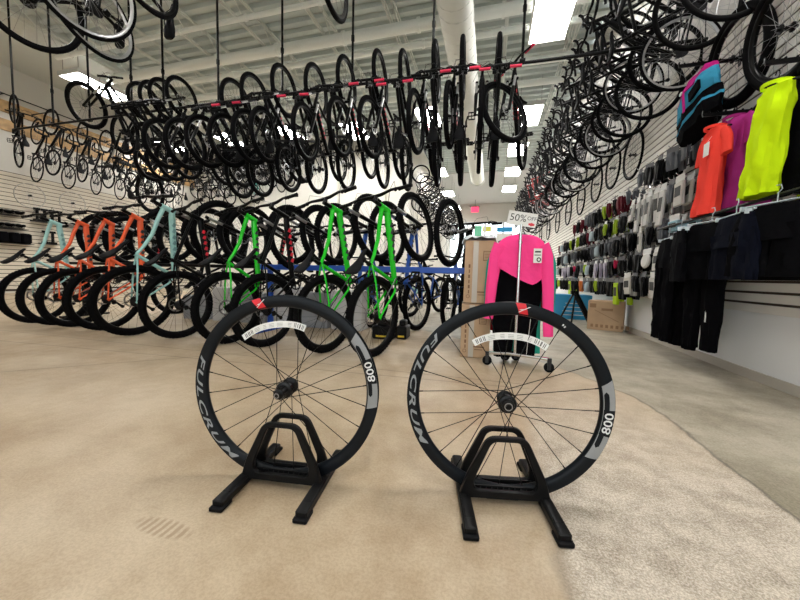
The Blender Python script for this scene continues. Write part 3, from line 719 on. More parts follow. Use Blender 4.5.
b = MB(); b.cyl((-4.4, 1.85, 3.78), (-0.5, 1.85, 3.72), 0.017, 10)
for x in (-4.3, -0.55): b.cyl((x, 1.85, 3.74), (x, 1.85, ZC-0.02), 0.015, 8)
tag(b.build('hanging_pipe', BLK), 'black pipe overhead near the camera that the nearest road bikes hang on', 'pipe')
for nm, p0, p1, lab in (('l', (-11.35, 5.2, 4.80), (-11.35, 10.2, 4.80), 'thin black rail on the left wall that the bikes hang on'), ('b', (-12.0, YB-0.05, 4.75), (-7.3, YB-0.05, 4.75), 'thin black rail on the back wall that the bikes hang on'),
                        ('u', (-8.8, YB-0.05, 5.25), (-7.2, YB-0.05, 5.25), 'short thin black rail high on the back wall above the long one'),
                        ('c', (XC+0.05, 11.7, 4.3), (XC+0.05, 21.2, 4.3), 'thin black rail on the far aisle wall that the bikes hang on')):
    b = MB().cyl(p0, p1, 0.014, 8)
    if nm == 'l':
        for k in range(6): b.cyl((-11.35, 5.4+k*0.9, 4.80), (XL+0.03, 5.4+k*0.9, 4.80), 0.014, 6)
    tag(b.build('hanging_rail', BLK), lab, 'rail')
# ================================================================== the two display wheels and their stands
CRB = mat('carbon_rim', (0.005, 0.007, 0.010), 0.38, spec=0.18)
SIL = mat('decal_silver', (0.29, 0.30, 0.31), 0.45)
LTX = mat('decal_lettering', (0.28, 0.30, 0.32), 0.45)
WTX = mat('decal_white', (0.75, 0.76, 0.77), 0.5)
RDC = mat('decal_red', (0.72, 0.015, 0.03), 0.45)
RO, RI = 0.317, 0.270
def side(r):
    pts = [(0.2775, 0.003), (0.2805, 0.0085), (0.288, 0.0122), (0.299, 0.0138), (0.310, 0.0130), (0.317, 0.0112)]
    for (a, ya), (b_, yb) in zip(pts, pts[1:]):
        if r <= b_: return ya + (yb-ya)*max(0, (r-a))/(b_-a)
    return pts[-1][1]
def rim_big():
    b = MB(); rs = [0.2775, 0.2805, 0.288, 0.299, 0.310, 0.3165]
    prof = [(r, -side(r)) for r in rs] + [(0.3170, -0.0105), (0.3165, -0.0088), (0.311, -0.0085), (0.307, -0.004), (0.307, 0.004), (0.311, 0.0085), (0.3165, 0.0088), (0.3170, 0.0105)] + [(r, side(r)) for r in reversed(rs)]
    b.lathe(prof, seg=160, closed=True); return b
def arc_patch(b, a0, a1, r0, r1, mi=0, off=0.0006, n=None, shear=0.0, rnd=False):
    """thin decal following the camera-side face of the rim; angles in degrees, counter-clockwise as seen by the camera (+x right)"""
    n = n or max(2, int(abs(a1-a0)/1.5)); m = 5; vs = []; fs = []
    for i in range(n+1):
        t = i/n
        for j in range(m+1):
            s = j/m; r = r0+(r1-r0)*s; k = 0.0
            if rnd:
                e = min(t, 1-t)*abs(a1-a0); lim = 2.2; c = 1-sqrt(max(0, 1-(1-min(1, e/lim))**2)) if e < lim else 0
                r = (r0+r1)/2 + (r-(r0+r1)/2)*(1-c)
            a = radians(a0+(a1-a0)*t + shear*(s-0.5)); vs.append((r*cos(a), -side(r)-off, r*sin(a)))
    for i in range(n):
        for j in range(m): k = i*(m+1)+j; fs.append((k, k+1, k+m+2, k+m+1))
    b.add(vs, fs, mi)
def text_mesh(txt, size, bold=0.0, spacing=1.0):
    cu = bpy.data.curves.new('txt', 'FONT'); cu.body = txt; cu.size = size; cu.offset = bold; cu.space_character = spacing; cu.resolution_u = 3
    o = bpy.data.objects.new('txt', cu); COL.objects.link(o); bpy.context.view_layer.update()
    me = bpy.data.meshes.new_from_object(o.evaluated_get(bpy.context.evaluated_depsgraph_get()))
    vs = [tuple(v.co) for v in me.vertices]; fs = [tuple(p.vertices) for p in me.polygons]
    bpy.data.objects.remove(o); bpy.data.meshes.remove(me); bpy.data.curves.remove(cu)
    return vs, fs
def subdivide_x(vs, fs, step):
    """cut faces with vertical planes so that text can be bent"""
    import bmesh
    bm = bmesh.new(); V = [bm.verts.new(v) for v in vs]
    for f in fs:
        try: bm.faces.new([V[i] for i in f])
        except ValueError: pass
    x0 = min(v[0] for v in vs); x1 = max(v[0] for v in vs); x = x0+step
    while x < x1:
        bmesh.ops.bisect_plane(bm, geom=bm.verts[:]+bm.edges[:]+bm.faces[:], plane_co=(x, 0, 0), plane_no=(1, 0, 0)); x += step
    y0 = min(v[1] for v in vs); y1 = max(v[1] for v in vs)
    for k in range(1, 5):
        bmesh.ops.bisect_plane(bm, geom=bm.verts[:]+bm.edges[:]+bm.faces[:], plane_co=(0, y0+(y1-y0)*k/5, 0), plane_no=(0, 1, 0))
    bm.verts.index_update(); o = ([tuple(v.co) for v in bm.verts], [tuple(v.index for v in f.verts) for f in bm.faces]); bm.free(); return o
def rim_text(b, txt, a0, a1, r_base, r_top, mi=0, shear=0.0, bold=0.0, spacing=1.0, off=0.0010):
    """letters run counter-clockwise from a0 to a1, their tops towards the hub"""
    vs, fs = subdivide_x(*text_mesh(txt, 1.0, bold, spacing), 0.10)
    x0 = min(v[0] for v in vs); x1 = max(v[0] for v in vs); y0 = min(v[1] for v in vs); y1 = max(v[1] for v in vs)
    out = []
    for x, y, _ in vs:
        ty = (y-y0)/(y1-y0); r = r_base + (r_top-r_base)*ty
        a = radians(a0 + (a1-a0)*(x-x0)/(x1-x0) + shear*ty); out.append((r*cos(a), -side(r)-off, r*sin(a)))
    b.add(out, fs, mi, False)
def display_wheel(loc, rz, label, rot, rear):
    root = empty('bicycle_wheel', loc, rz); tag(root, label, 'wheel', 'display wheels in black floor stands')
    rim = rim_big().build('rim', CRB, root)
    A = lambda a: a + rot
    # lettering and decals (angles of the left wheel)
    b = MB(); rim_text(b, 'FULCRUM', A(160), A(233), 0.3095, 0.2885, shear=3.4, bold=0.016, spacing=1.12); b.build('lettering', LTX, rim)
    b = MB()
    arc_patch(b, A(-8), A(39), 0.2835, 0.3158, 0, shear=2.5)
    arc_patch(b, A(-1.0), A(34), 0.2855, 0.299, 1, off=0.0010, rnd=True); arc_patch(b, A(7.5), A(23.0), 0.2845, 0.3155, 1, off=0.0012)
    rim_text(b, '800', A(9), A(21.5), 0.3125, 0.2875, 2, off=0.0018, bold=0.012)
    b.build('model_decal', [SIL, CRB, WTX, DGR], rim)
    b = MB(); arc_patch(b, A(103.8), A(109.2), 0.2795, 0.3165, 0, shear=3.0)
    arc_patch(b, A(105.2), A(106.0), 0.288, 0.309, 1, off=0.0011, shear=-6); arc_patch(b, A(106.0), A(107.6), 0.296, 0.299, 1, off=0.0011, shear=-2); arc_patch(b, A(105.8), A(107.0), 0.296, 0.299, 1, off=0.0011, shear=-2)
    b.build('red_badge', [RDC, WTX], rim)
    if not rear:
        b = MB()
        for k in range(2): arc_patch(b, A(81.5-k*1.4), A(82.3-k*1.4), 0.293-0.002*k, 0.299-0.002*k, 0, off=0.0011)
        b.build('small_mark', WTX, rim)
    # hub
    b = MB()
    if rear:
        b.lathe([(0, -0.066), (0.0085, -0.066), (0.0095, -0.058), (0.011, -0.056), (0.0165, -0.054), (0.0175, -0.050), (0.0175, -0.024), (0.019, -0.022), (0.019, -0.018), (0.027, -0.016), (0.0285, -0.013), (0.0285, -0.008), (0.017, -0.002), (0.015, 0.02), (0.018, 0.03), (0.028, 0.034), (0.028, 0.040), (0.020, 0.043), (0.018, 0.052), (0.010, 0.054), (0.009, 0.060), (0, 0.060)], seg=40)
        for i in range(9):
            a = 2*pi*i/9; M = Matrix.Rotation(-a, 3, 'Y'); b.box(M @ Vector((0.0183, -0.037, 0)), (0.003, 0.026, 0.0045), M)
    else:
        b.lathe([(0, -0.050), (0.006, -0.050), (0.006, -0.047), (0.0095, -0.050), (0.0105, -0.046), (0.018, -0.045), (0.0195, -0.040), (0.0195, -0.034), (0.027, -0.032), (0.029, -0.028), (0.029, -0.023), (0.017, -0.016), (0.0135, 0.0), (0.015, 0.018), (0.025, 0.023), (0.025, 0.028), (0.012, 0.034), (0.0095, 0.046), (0, 0.046)], seg=40)
        for i in range(24):
            a = 2*pi*i/24; M = Matrix.Rotation(-a, 3, 'Y'); b.box(M @ Vector((0.0196, -0.038, 0)), (0.002, 0.010, 0.0028), M)
    hub = b.build('hub', mat('hub_black', (0.005, 0.005, 0.006), 0.3, spec=0.25), root)
    b = MB(); b.lathe([(0.0096, -0.0515), (0.0125, -0.0515), (0.0125, -0.0505), (0.0096, -0.0505)] if not rear else [(0.0060, -0.0668), (0.0082, -0.0668), (0.0082, -0.0658), (0.0060, -0.0658)], seg=32, closed=True)
    b.build('axle_ring', mat('anodised_grey', (0.3, 0.3, 0.31), 0.3, 0.8), hub)
    # spokes, each one a part: 24, crossing near the hub
    yo = (-0.0105, 0.036) if rear else (-0.0255, 0.0255)
    for i in range(24):
        a = radians(rot + 6 + 15*i); s = i % 2; k = 1 if (i//2) % 2 else -1; h = a + k*radians(78); r0 = 0.026
        p0 = Vector((r0*cos(h), yo[s], r0*sin(h))); p1 = Vector((0.2795*cos(a), (-0.002, 0.002)[s], 0.2795*sin(a)))
        t = (p1-p0).normalized(); b = MB(); b.tube([p0-t*0.004, p1], 0.0013, 5); b.cyl(p1-t*0.014, p1, 0.0021, 6)
        b.build('spoke', SPK, root)
    # valve
    a = radians(rot+106.5+180)
    # paper warning strip woven through the spokes near the top
    b = MB(); a0, a1 = (71, 130) if rear else (58, 121); r = 0.222 if rear else 0.213; n = 26; hw = 0.0105; vs = []; fs = []
    for i in range(n+1):
        t = i/n; an = radians(a0+(a1-a0)*t); yy = -0.014 + 0.006*sin(t*9)
        for j, rr in enumerate((r-hw, r+hw)):
            for dy in (-0.0003, 0.0003): vs.append((rr*cos(an), yy+dy + (0.004 if j else 0), rr*sin(an)))
    for i in range(n):
        k = 4*i; fs += [(k, k+4, k+6, k+2), (k+1, k+3, k+7, k+5), (k, k+1, k+5, k+4), (k+2, k+6, k+7, k+3)]
    fs += [(0, 2, 3, 1), (4*n, 4*n+1, 4*n+3, 4*n+2)]
    b.add(vs, fs, 0, False)
    def mark(t0, t1, q0, q1, mi=1):
        v2 = []
        for t in (t0, t1):
            an = radians(a0+(a1-a0)*t); yy = -0.014+0.006*sin(t*9)-0.0008
            for qq in (q0, q1):
                rr = r-hw+2*hw*qq; v2.append((rr*cos(an), yy+0.004*qq, rr*sin(an)))
        b.add(v2, [(0, 1, 3, 2)], mi, False)
    for t in (0.03, 0.05, 0.08, 0.09, 0.12, 0.15, 0.17): mark(t, t+0.008, 0.15, 0.85)
    for t in (0.22, 0.34, 0.46, 0.58, 0.70):
        for qq in (0.2, 0.42, 0.64): mark(t, t+0.07+0.02*sin(t*20), qq, qq+0.07, 2)
    for t in (0.83, 0.85, 0.88, 0.90, 0.93, 0.95): mark(t, t+0.009, 0.15, 0.8)
    b.build('paper_strip', [TAG, INK, mat('ink_grey', (0.35, 0.35, 0.35), 0.7)], root)
    return root
W1 = Vector((-0.648, 0.950, 0)); W2 = Vector((0.066, 1.082, 0)); A1, A2 = radians(9.5), radians(6.5)
display_wheel((W1.x, W1.y, 0.3200), A1, 'left-hand black carbon wheel with ribbed cassette body, standing nearer the bike row', 0, True)
display_wheel((W2.x, W2.y, 0.3200), A2, 'right-hand black carbon wheel with flat ringed hub, standing in front of the clothing rack', -23, False)
def rounded(pts, rads, n=5):
    out = []; N = len(pts)
    for i in range(N):
        p = Vector(pts[i]); a = (Vector(pts[i-1])-p); c = (Vector(pts[(i+1) % N])-p); r = min(rads[i], a.length*0.48, c.length*0.48)
        p0 = p+a.normalized()*r; p1 = p+c.normalized()*r
        for k in range(n+1):
            t = k/n; out.append(tuple(p0*(1-t)**2 + p*2*t*(1-t) + p1*t*t))
    return out
def stand(loc, rz, label, leg=0.37, sep=0.25):
    root = empty('wheel_stand', loc, rz); tag(root, label, 'wheel stand', 'black floor stands under the display wheels')
    outer = rounded([(-0.142, 0.020), (0.142, 0.020), (0.125, 0.085), (0.060, 0.219), (-0.060, 0.219), (-0.125, 0.085)], [0.01, 0.01, 0.03, 0.028, 0.028, 0.03])
    inner = rounded([(-0.092, 0.044), (0.092, 0.044), (0.098, 0.078), (0.046, 0.204), (-0.046, 0.204), (-0.098, 0.078)], [0.022, 0.022, 0.015, 0.02, 0.02, 0.015])
    def insetp(poly, k):
        c = Vector((0, 0.12)); return [tuple(Vector(p) + (c-Vector(p)).normalized()*k) for p in poly]
    for s in (-1, 1):
        b = MB(); n = len(outer); yc = s*0.036; h = 0.009
        loops = [(insetp(outer, 0.003), yc-h), (outer, yc-h+0.003), (outer, yc+h-0.003), (insetp(outer, 0.003), yc+h), (insetp(inner, -0.0025), yc+h), (inner, yc+h-0.0025), (inner, yc-h+0.0025), (insetp(inner, -0.0025), yc-h)]
        vs = [(x, y, z) for poly, y in loops for x, z in poly]; fs = []
        for k in range(8):
            l = (k+1) % 8
            for i in range(n): j = (i+1) % n; fs.append((k*n+i, k*n+j, l*n+j, l*n+i))
        b.add(vs, fs); b.build('side_hoop', BPL, root)
    b = MB()
    b.box((0, 0, 0.0015), (0.10, 0.03, 0.003)); b.box((0, -0.0185, 0.030), (0.20, 0.005, 0.036)); b.box((0, 0.0185, 0.030), (0.20, 0.005, 0.036))
    for k in range(9): b.box((-0.072+0.018*k, -0.024, 0.036), (0.003, 0.008, 0.018)); b.box((-0.072+0.018*k, 0.024, 0.036), (0.003, 0.008, 0.018))
    b.build('wheel_tray', BPL, root)
    for s in (-1, 1):
        b = MB(); x = s*sep/2
        b.box((x, 0, 0.018), (0.036, leg-0.012, 0.026), bev=0.004); b.box((x, 0, 0.031), (0.026, leg-0.10, 0.004), bev=0.001)
        for e in (-1, 1): b.cyl((x, e*(leg/2-0.045), 0.028), (x, e*(leg/2-0.045), 0.0305), 0.004, 10)
        l = b.build('leg', BPL, root)
        for e in (-1, 1):
            MB().box((x, e*(leg/2-0.022), 0.007), (0.043, 0.052, 0.014), bev=0.003).build('rubber_foot', MBK, l)
    return root
stand((W1.x+0.004, W1.y, 0), radians(7.0), 'black plastic floor stand holding the left-hand wheel', 0.36, 0.262)
stand((W2.x, W2.y, 0), radians(11.5), 'black plastic floor stand holding the right-hand wheel', 0.385)
# ================================================================== clothes
def cloth(name, col, rough=0.8, var=0.12):
    return mat(name, col, rough, spec=0.03, bump=(22, 0.5, 0.012))
PNK = cloth('cloth_pink', (1.0, 0.07, 0.30)); COR = cloth('cloth_coral', (0.92, 0.07, 0.05)); PLM = cloth('cloth_plum', (0.36, 0.03, 0.20)); NEO = cloth('cloth_neon', (0.62, 0.88, 0.01))
KLB = cloth('cloth_black', (0.004, 0.004, 0.005), 0.9); TEC = cloth('cloth_teal', (0.03, 0.36, 0.28)); NVY = cloth('cloth_navy', (0.005, 0.006, 0.012)); RDC2 = cloth('cloth_red', (0.6, 0.02, 0.04))
BLC = cloth('cloth_light_blue', (0.05, 0.30, 0.48)); MAG = cloth('cloth_magenta', (0.50, 0.02, 0.22))
def rings(path, seg=20, amp=0.016, seed=0, fold=7):
    """path: list of (centre(x,y,z), rx, ry) -> wrinkled elliptical rings in the xy plane (or across 'axis' given as 4th item)"""
    out = []
    for i, it in enumerate(path):
        c, rx, ry = Vector(it[0]), it[1], it[2]; r = []
        ax = Vector(it[3]) if len(it) > 3 else Vector((1, 0, 0)); ay = Vector(it[4]) if len(it) > 4 else Vector((0, 1, 0))
        for k in range(seg):
            a = 2*pi*k/seg
            w = amp*(sin(a*fold+seed*1.7+i*0.3)*0.5 + 1.1*noise.noise(Vector((cos(a)*2+seed, sin(a)*2, c.z*9+seed)))) * (0.4+min(1, ry*14))
            r.append(c + ax*(cos(a)*(rx+w*0.6)) + ay*(sin(a)*(ry+w)))
        out.append(r)
    return out
def body(b, prof, seed=0, mi=0, amp=0.018, n=18, fold=7):
    """prof: list of (z, x_centre, half width, half depth) from top to bottom, interpolated"""
    path = []
    for i in range(n+1):
        t = i/n*(len(prof)-1); k = min(int(t), len(prof)-2); u = t-k; p, q_ = prof[k], prof[k+1]
        v = [p[j]*(1-u)+q_[j]*u for j in range(len(p))]; yc = v[4] if len(v) > 4 else 0
        path.append(((v[1], yc, v[0]), v[2], v[3]))
    b.loft(rings(path, 26, amp, seed, fold), mi)
def sleeve(b, pts, r0, r1, seed=0, mi=0, flat=0.55, cuff=None):
    n = 12; P = [Vector(p) for p in pts]; path = []
    for i in range(n+1):
        t = i/n*(len(P)-1); k = min(int(t), len(P)-2); u = t-k; c = P[k].lerp(P[k+1], u); d = (P[k+1]-P[k]).normalized()
        ax = Vector((d.z, 0, -d.x)); ax = ax.normalized() if ax.length > 0.01 else Vector((1, 0, 0)); r = r0+(r1-r0)*i/n
        path.append((c, r, r*flat, ax, Vector((0, 1, 0))))
    b.loft(rings(path, 16, 0.006, seed, 5), mi)
def hanger(parent_name_loc=None):
    b = MB(); b.tube([(-0.19, 0, -0.05), (-0.02, 0, 0.012), (0.02, 0, 0.012), (0.19, 0, -0.05)], 0.007, 6)
    b.tube([(0, 0, 0.01), (0, 0, 0.04), (0.018, 0, 0.06), (0.012, 0, 0.085), (-0.01, 0, 0.088), (-0.018, 0, 0.07)], 0.003, 6); return b
HNG = MBK
def shirt(name, m, loc, rz, label, cat='shirt', group=None, w=0.25, L=0.68, long_=False, d=0.05, seed=1, sleeves=True, tagged=False, tm=None, lean=0.0):
    """origin at the hanger; local x across the shoulders, y = thickness, hangs down -z"""
    root = empty(name, loc, rz); tag(root, label, cat, group)
    b = MB()
    body(b, [(0.0, 0, 0.075, 0.028), (-0.02, 0, 0.13, 0.034), (-0.055, 0, w*0.86, 0.04), (-0.13, 0, w*0.90, d), (-0.3, lean*0.4, w*0.86, d*1.05), (-0.5, lean*0.7, w*0.88, d*1.1), (-L, lean, w*0.95, d*1.15)], seed)
    if sleeves:
        for s in (-1, 1):
            if long_: sleeve(b, [(s*(w*0.78), 0, -0.05), (s*(w*1.06), 0, -0.18), (s*(w*1.16), -0.01, -0.4), (s*w*1.2, -0.01, -0.66)], 0.075, 0.045, seed+s)
            else: sleeve(b, [(s*(w*0.72), 0, -0.05), (s*(w*0.98), 0, -0.12), (s*(w*1.10), 0, -0.24)], w*0.30, w*0.33, seed+s, flat=0.5)
    o = b.build('garment_body', m, root)
    b = MB(); b.lathe([(0.06, 0), (0.068, 0.0), (0.070, 0.02), (0.062, 0.022)], (0, 0, -0.004), 'z', 18, closed=True); b.xf(Matrix.Scale(1, 3)); b.build('collar', tm or m, root)
    hanger().build('hanger', HNG, root)
    if tagged: MB().box((0.05, -d-0.02, -0.17), (0.07, 0.002, 0.10)).tube([(0.05, -d-0.02, -0.12), (0.03, -d*0.6, -0.06)], 0.001, 4).build('price_tag', TAG, root)
    return root
def pants(name, m, loc, rz, label, group=None, L=0.95, w=0.17, seed=1, stripe=True, short=False, cat='trousers'):
    root = empty(name, loc, rz); tag(root, label, cat, group); b = MB()
    hip = -0.26 if not short else -0.2
    body(b, [(-0.045, 0, w*0.92, 0.03), (-0.10, 0, w, 0.035), (hip, 0, w*1.14, 0.05), (hip-0.05, 0, w*1.12, 0.052)], seed, n=7)
    for s in (-1, 1):
        l = -L if not short else -0.46; wl = w*0.40 if not short else w*0.66
        body(b, [(hip+0.04, s*w*0.55, w*0.56, 0.045), ((hip+l)/2, s*w*0.58, w*0.48 if not short else w*0.62, 0.042), (l, s*w*0.56, wl, 0.036)], seed+s*2, n=12)
    b.build('garment_body', m, root)
    b = MB(); b.tube([(-w*0.95, 0, -0.03), (w*0.95, 0, -0.03)], 0.006, 6); b.tube([(0, 0, -0.03), (0, 0, 0.02), (0.018, 0, 0.04), (0.01, 0, 0.065), (-0.012, 0, 0.065)], 0.003, 6)
    for s in (-1, 1): b.box((s*w*0.8, 0, -0.042), (0.012, 0.07, 0.03))
    b.build('clip_hanger', mat('clear_plastic', (0.55, 0.62, 0.66), 0.25), root)
    if stripe: MB().box((w*0.62, -0.046, -L*0.72), (0.010, 0.004, 0.09)).build('reflective_strip', TAG, root)
    return root
R90 = radians(-90)   # garment front (-y local) turned to face the aisle (-x)
G1 = 'garments on the right wall'
# coral, plum
shirt('short_sleeve_shirt', COR, (1.64, 3.20, 1.91), R90-0.02, 'coral red short-sleeved top hanging on the right wall, with paper tag', w=0.155, L=0.66, lean=-0.03, seed=3, tagged=True)
shirt('jacket', PLM, (1.74, 3.17, 1.96), R90, 'plum purple jacket hanging just behind the coral top', 'jacket', w=0.19, L=0.68, lean=-0.02, long_=False, seed=5)
shirt('jacket', PLM, (1.84, 3.12, 1.94), R90, 'plum purple jacket hanging closest to the wall behind the other plum one', 'jacket', w=0.22, L=0.66, long_=False, seed=8)
shirt('vest', NEO, (1.62, 2.60, 1.91), R90-0.03, 'neon yellow sleeveless vest hanging at the right wall', 'vest', w=0.135, L=0.64, lean=-0.06, sleeves=False, seed=4, d=0.06, tagged=False)
shirt('jacket', KLB, (1.74, 2.52, 1.95), R90, 'black jacket hanging behind the neon vest', 'jacket', w=0.24, L=0.68, seed=6)
shirt('vest', NEO, (1.85, 2.48, 1.93), R90, 'neon yellow vest hanging closest to the wall behind the black jacket', 'vest', w=0.22, L=0.72, sleeves=False, seed=9)
# pants on rail
for i, (x, y, lab, L) in enumerate(((1.62, 3.72, 'farthest of the long black trousers hanging low on the right wall', 1.0), (1.68, 3.48, 'second farthest of the long black trousers hanging low on the right wall', 1.02), (1.66, 3.20, 'nearest of the long black trousers, with a small white reflective strip', 0.98))):
    pants('trousers', KLB, (x, y, 1.16), R90+0.1*(i-1), lab, 'long black trousers on the right wall', L=L, seed=i*3+2, w=0.185, stripe=i > 0)
for i, (x, y, lab) in enumerate(((1.52, 3.30, 'black shorts with a tiny white mark hanging in front of the long trousers'), (1.56, 2.98, 'black shorts hanging between the trousers and the big near shorts'), (1.54, 2.70, 'large black shorts, second nearest on the lower wall rail'), (1.58, 2.44, 'nearest black shorts on the lower wall rail'), (1.76, 2.70, 'black shorts pushed close against the right wall'))):
    pants('shorts', KLB if i != 2 else NVY, (x, y, 1.20-0.02*(i == 0)+0.02*(i == 3)), R90+(-0.35, 0.25, -0.1, 0.3, 0)[i], lab, 'black shorts on the lower wall rail', w=0.21, seed=i+20, short=True, stripe=False, cat='shorts')
def wall_arm(x0, x1, y, z, label, name='display_arm'):
    b = MB(); b.box(((x0+x1)/2, y, z), (x1-x0, 0.012, 0.028)); b.box((x1-0.006, y, z+0.01), (0.012, 0.03, 0.13)); b.box((x0, y, z+0.014), (0.008, 0.014, 0.035))
    for k in range(6): b.ball((x0+0.04+k*(x1-x0-0.06)/6, y, z+0.018), 0.008, 6)
    o = b.build(name, BLK); tag(o, label, 'display arm', 'black display arms on the right wall'); return o
wall_arm(1.56, XR, 3.22, 2.03, 'black arm with beads holding the coral and plum tops')
wall_arm(1.54, XR, 2.58, 2.04, 'black arm with beads holding the neon vest')
b = MB(); b.cyl((1.62, 2.1, 1.24), (1.62, 3.95, 1.24), 0.012, 8); 
for yy in (2.4, 3.1, 3.85): b.box(((1.62+XR)/2, yy, 1.235), (XR-1.62, 0.014, 0.03))
tag(b.build('clothes_rail', BLK), 'black rail along the right wall holding trousers and shorts', 'rail')
# bag / jersey pack hanging high
root = empty('cycling_jersey', (1.66, 3.56, 2.46), R90-0.06); tag(root, 'blue, magenta and black top hanging alone high on the right wall', 'jersey')
root.rotation_euler = (0, -0.28, R90-0.06); root.scale = (1.25, 1, 0.78)
b = MB(); body(b, [(0.0, 0, 0.12, 0.05), (-0.05, 0, 0.19, 0.07), (-0.13, 0, 0.21, 0.09)], 3, 0, n=5); body(b, [(-0.13, 0, 0.21, 0.09), (-0.36, 0, 0.22, 0.10)], 4, 1, n=7); body(b, [(-0.36, 0, 0.22, 0.10), (-0.46, 0, 0.225, 0.10)], 4, 2, n=3); body(b, [(-0.46, 0, 0.225, 0.10), (-0.495, 0, 0.225, 0.10)], 4, 1, n=2); body(b, [(-0.495, 0, 0.225, 0.10), (-0.60, 0, 0.20, 0.09)], 4, 2, n=3)
b.build('garment_body', [MAG, BLC, KLB], root)
MB().box((0.0, -0.105, -0.25), (0.02, 0.01, 0.27)).build('zip_strip', MAG, root)
MB().box((0.13, -0.10, -0.30), (0.12, 0.02, 0.10)).build('side_panel', KLB, root)
MB().lathe([(0.0, -0.003), (0.018, -0.003), (0.018, 0.003), (0, 0.003)], (-0.01, -0.115, -0.13), 'y', 14).build('round_badge', TAG, root)
wall_arm(1.5, XR, 3.52, 2.58, 'black arm holding the blue and magenta top')

# ================================================================== rolling rack with the pink top
RX, RY = 0.215, 2.74
root = empty('rolling_rack', (RX, RY, 0), 0.0); tag(root, 'low chrome rolling clothes rack behind the right display wheel', 'clothes rack')
b = MB(); b.cyl((0, 0, 0.10), (0, 0, 1.13), 0.011, 12); b.cyl((0, 0, 0.98), (0, 0, 1.0), 0.016, 12); b.build('pole', CHR, root)
b = MB(); b.tube([(-0.21, 0.02, 0.10), (-0.05, -0.01, 0.115), (0.25, -0.04, 0.10)], 0.013, 8); b.tube([(-0.06, 0.22, 0.10), (0, 0, 0.115), (0.03, 0.26, 0.10)], 0.013, 8); b.build('base', CHR, root)
b = MB(); b.tube([(0, 0, 1.0), (0, 0.04, 1.02), (0, 0.30, 1.02)], 0.009, 8); b.build('hanging_arm', CHR, root)
for x, y in ((-0.21, 0.02), (0.25, -0.04), (-0.06, 0.22), (0.03, 0.26)):
    c = MB().box((x, y, 0.085), (0.03, 0.03, 0.05)).box((x, y+0.014, 0.05), (0.026, 0.004, 0.06)).box((x, y-0.014, 0.05), (0.026, 0.004, 0.06)).build('caster', STL, root)
    MB().lathe([(0, -0.010), (0.032, -0.010), (0.038, -0.006), (0.038, 0.006), (0.032, 0.010), (0, 0.010)], (x, y, 0.038), 'y', 20).build('caster_wheel', MBK, c)
# sign
sg = empty('price_sign', (RX+0.005, RY, 1.17), 0); tag(sg, 'white handwritten discount sign on top of the rolling rack pole', 'sign')
card = MB().box((0, 0, 0), (0.215, 0.004, 0.105), Matrix.Rotation(radians(10), 3, 'Y')).build('card', TAG, sg)
def flat_text(txt, size, bold=0.0):
    vs, fs = text_mesh(txt, size, bold); x0 = min(v[0] for v in vs); x1 = max(v[0] for v in vs); y0 = min(v[1] for v in vs); y1 = max(v[1] for v in vs)
    return [(x-(x0+x1)/2, 0, y-(y0+y1)/2) for x, y, _ in vs], fs, x1-x0, y1-y0
T = Matrix.Rotation(radians(10), 4, 'Y')
vs, fs, _, _ = flat_text('50%', 0.075); b = MB(); b.add([T @ Vector((x-0.03, -0.003, z+0.006)) for x, y, z in vs], fs, 0, False)
vs, fs, _, _ = flat_text('OFF', 0.04); b.add([T @ Vector((x+0.07, -0.003, z+0.012)) for x, y, z in vs], fs, 0, False)
b.build('lettering', INK, card)
b = MB(); b.add([T @ Vector((0.075+0.028*cos(a)*(1 if k % 2 else 0.7), -0.0032, -0.032+0.014*sin(a)*(1 if k % 2 else 0.7))) for k, a in enumerate([2*pi*i/12 for i in range(12)])], [tuple(range(12))], 0, False)
b.build('red_mark', RED, card)
# pink top, black under-layer, teal behind
root = empty('cycling_jacket', (RX+0.012, RY+0.06, 1.02), 0.06); root.scale = (0.93, 1, 1); tag(root, 'bright pink long-sleeved cropped jacket on the rolling rack', 'jacket')
b = MB(); w = 0.245
N = 30; rr = []
top = [(0.035, 0.07), (0.02, 0.13), (-0.03, 0.20), (-0.12, 0.215), (-0.22, 0.205), (-0.30, 0.20)]
def xhem(x): return -0.355 + 0.15*min(1, max(0, (0.10-x)/0.30))**1.3 + 0.07*min(1, max(0, (x-0.10)/0.10))**1.5
prof = []
for i in range(13):
    t = i/12*(len(top)-1); k = min(int(t), len(top)-2); u = t-k; z = top[k][0]*(1-u)+top[k+1][0]*u; hw = top[k][1]*(1-u)+top[k+1][1]*u; prof.append((z, hw))
rg = []
for i, (z, hw) in enumerate(prof):
    r = []
    for k in range(30):
        a = 2*pi*k/30; x = hw*cos(a); y = 0.045*sin(a)*(0.6+0.4*min(1, i/4)); zz = z
        if i > 4: f_ = (i-4)/8; zz = z*(1-f_) + f_*xhem(x)*1.0
        wv = 0.007*noise.noise(Vector((x*12, y*20, zz*10)))
        r.append((x, y+wv*2, zz))
    rg.append(r)
b.loft(rg)
b.build('garment_body', PNK, root)
for s in (-1, 1):
    b = MB(); sleeve(b, [(s*0.165, 0, -0.045), (s*0.205, -0.005, -0.13), (s*0.228, -0.015, -0.35), (s*0.245 if s < 0 else 0.25, -0.02, -0.64 if s < 0 else -0.76)], 0.062, 0.040, 3+s); b.build('sleeve', PNK, root)
hanger().xf(Matrix.Translation((0, 0, 0.03))).build('hanger', mat('hanger_grey', (0.12, 0.12, 0.13), 0.4), root)
b = MB(); b.box((0.125, -0.062, -0.13), (0.065, 0.002, 0.11)); b.box((0.125, -0.0635, -0.10), (0.045, 0.001, 0.012), mi=1); b.box((0.125, -0.0635, -0.125), (0.05, 0.001, 0.006), mi=1); b.lathe([(0.010, -0.0005), (0.018, -0.0005), (0.018, 0.0005), (0.010, 0.0005)], (0.135, -0.0635, -0.16), 'y', 14, mi=1, closed=True)
b.build('price_tag', [TAG, INK], root)
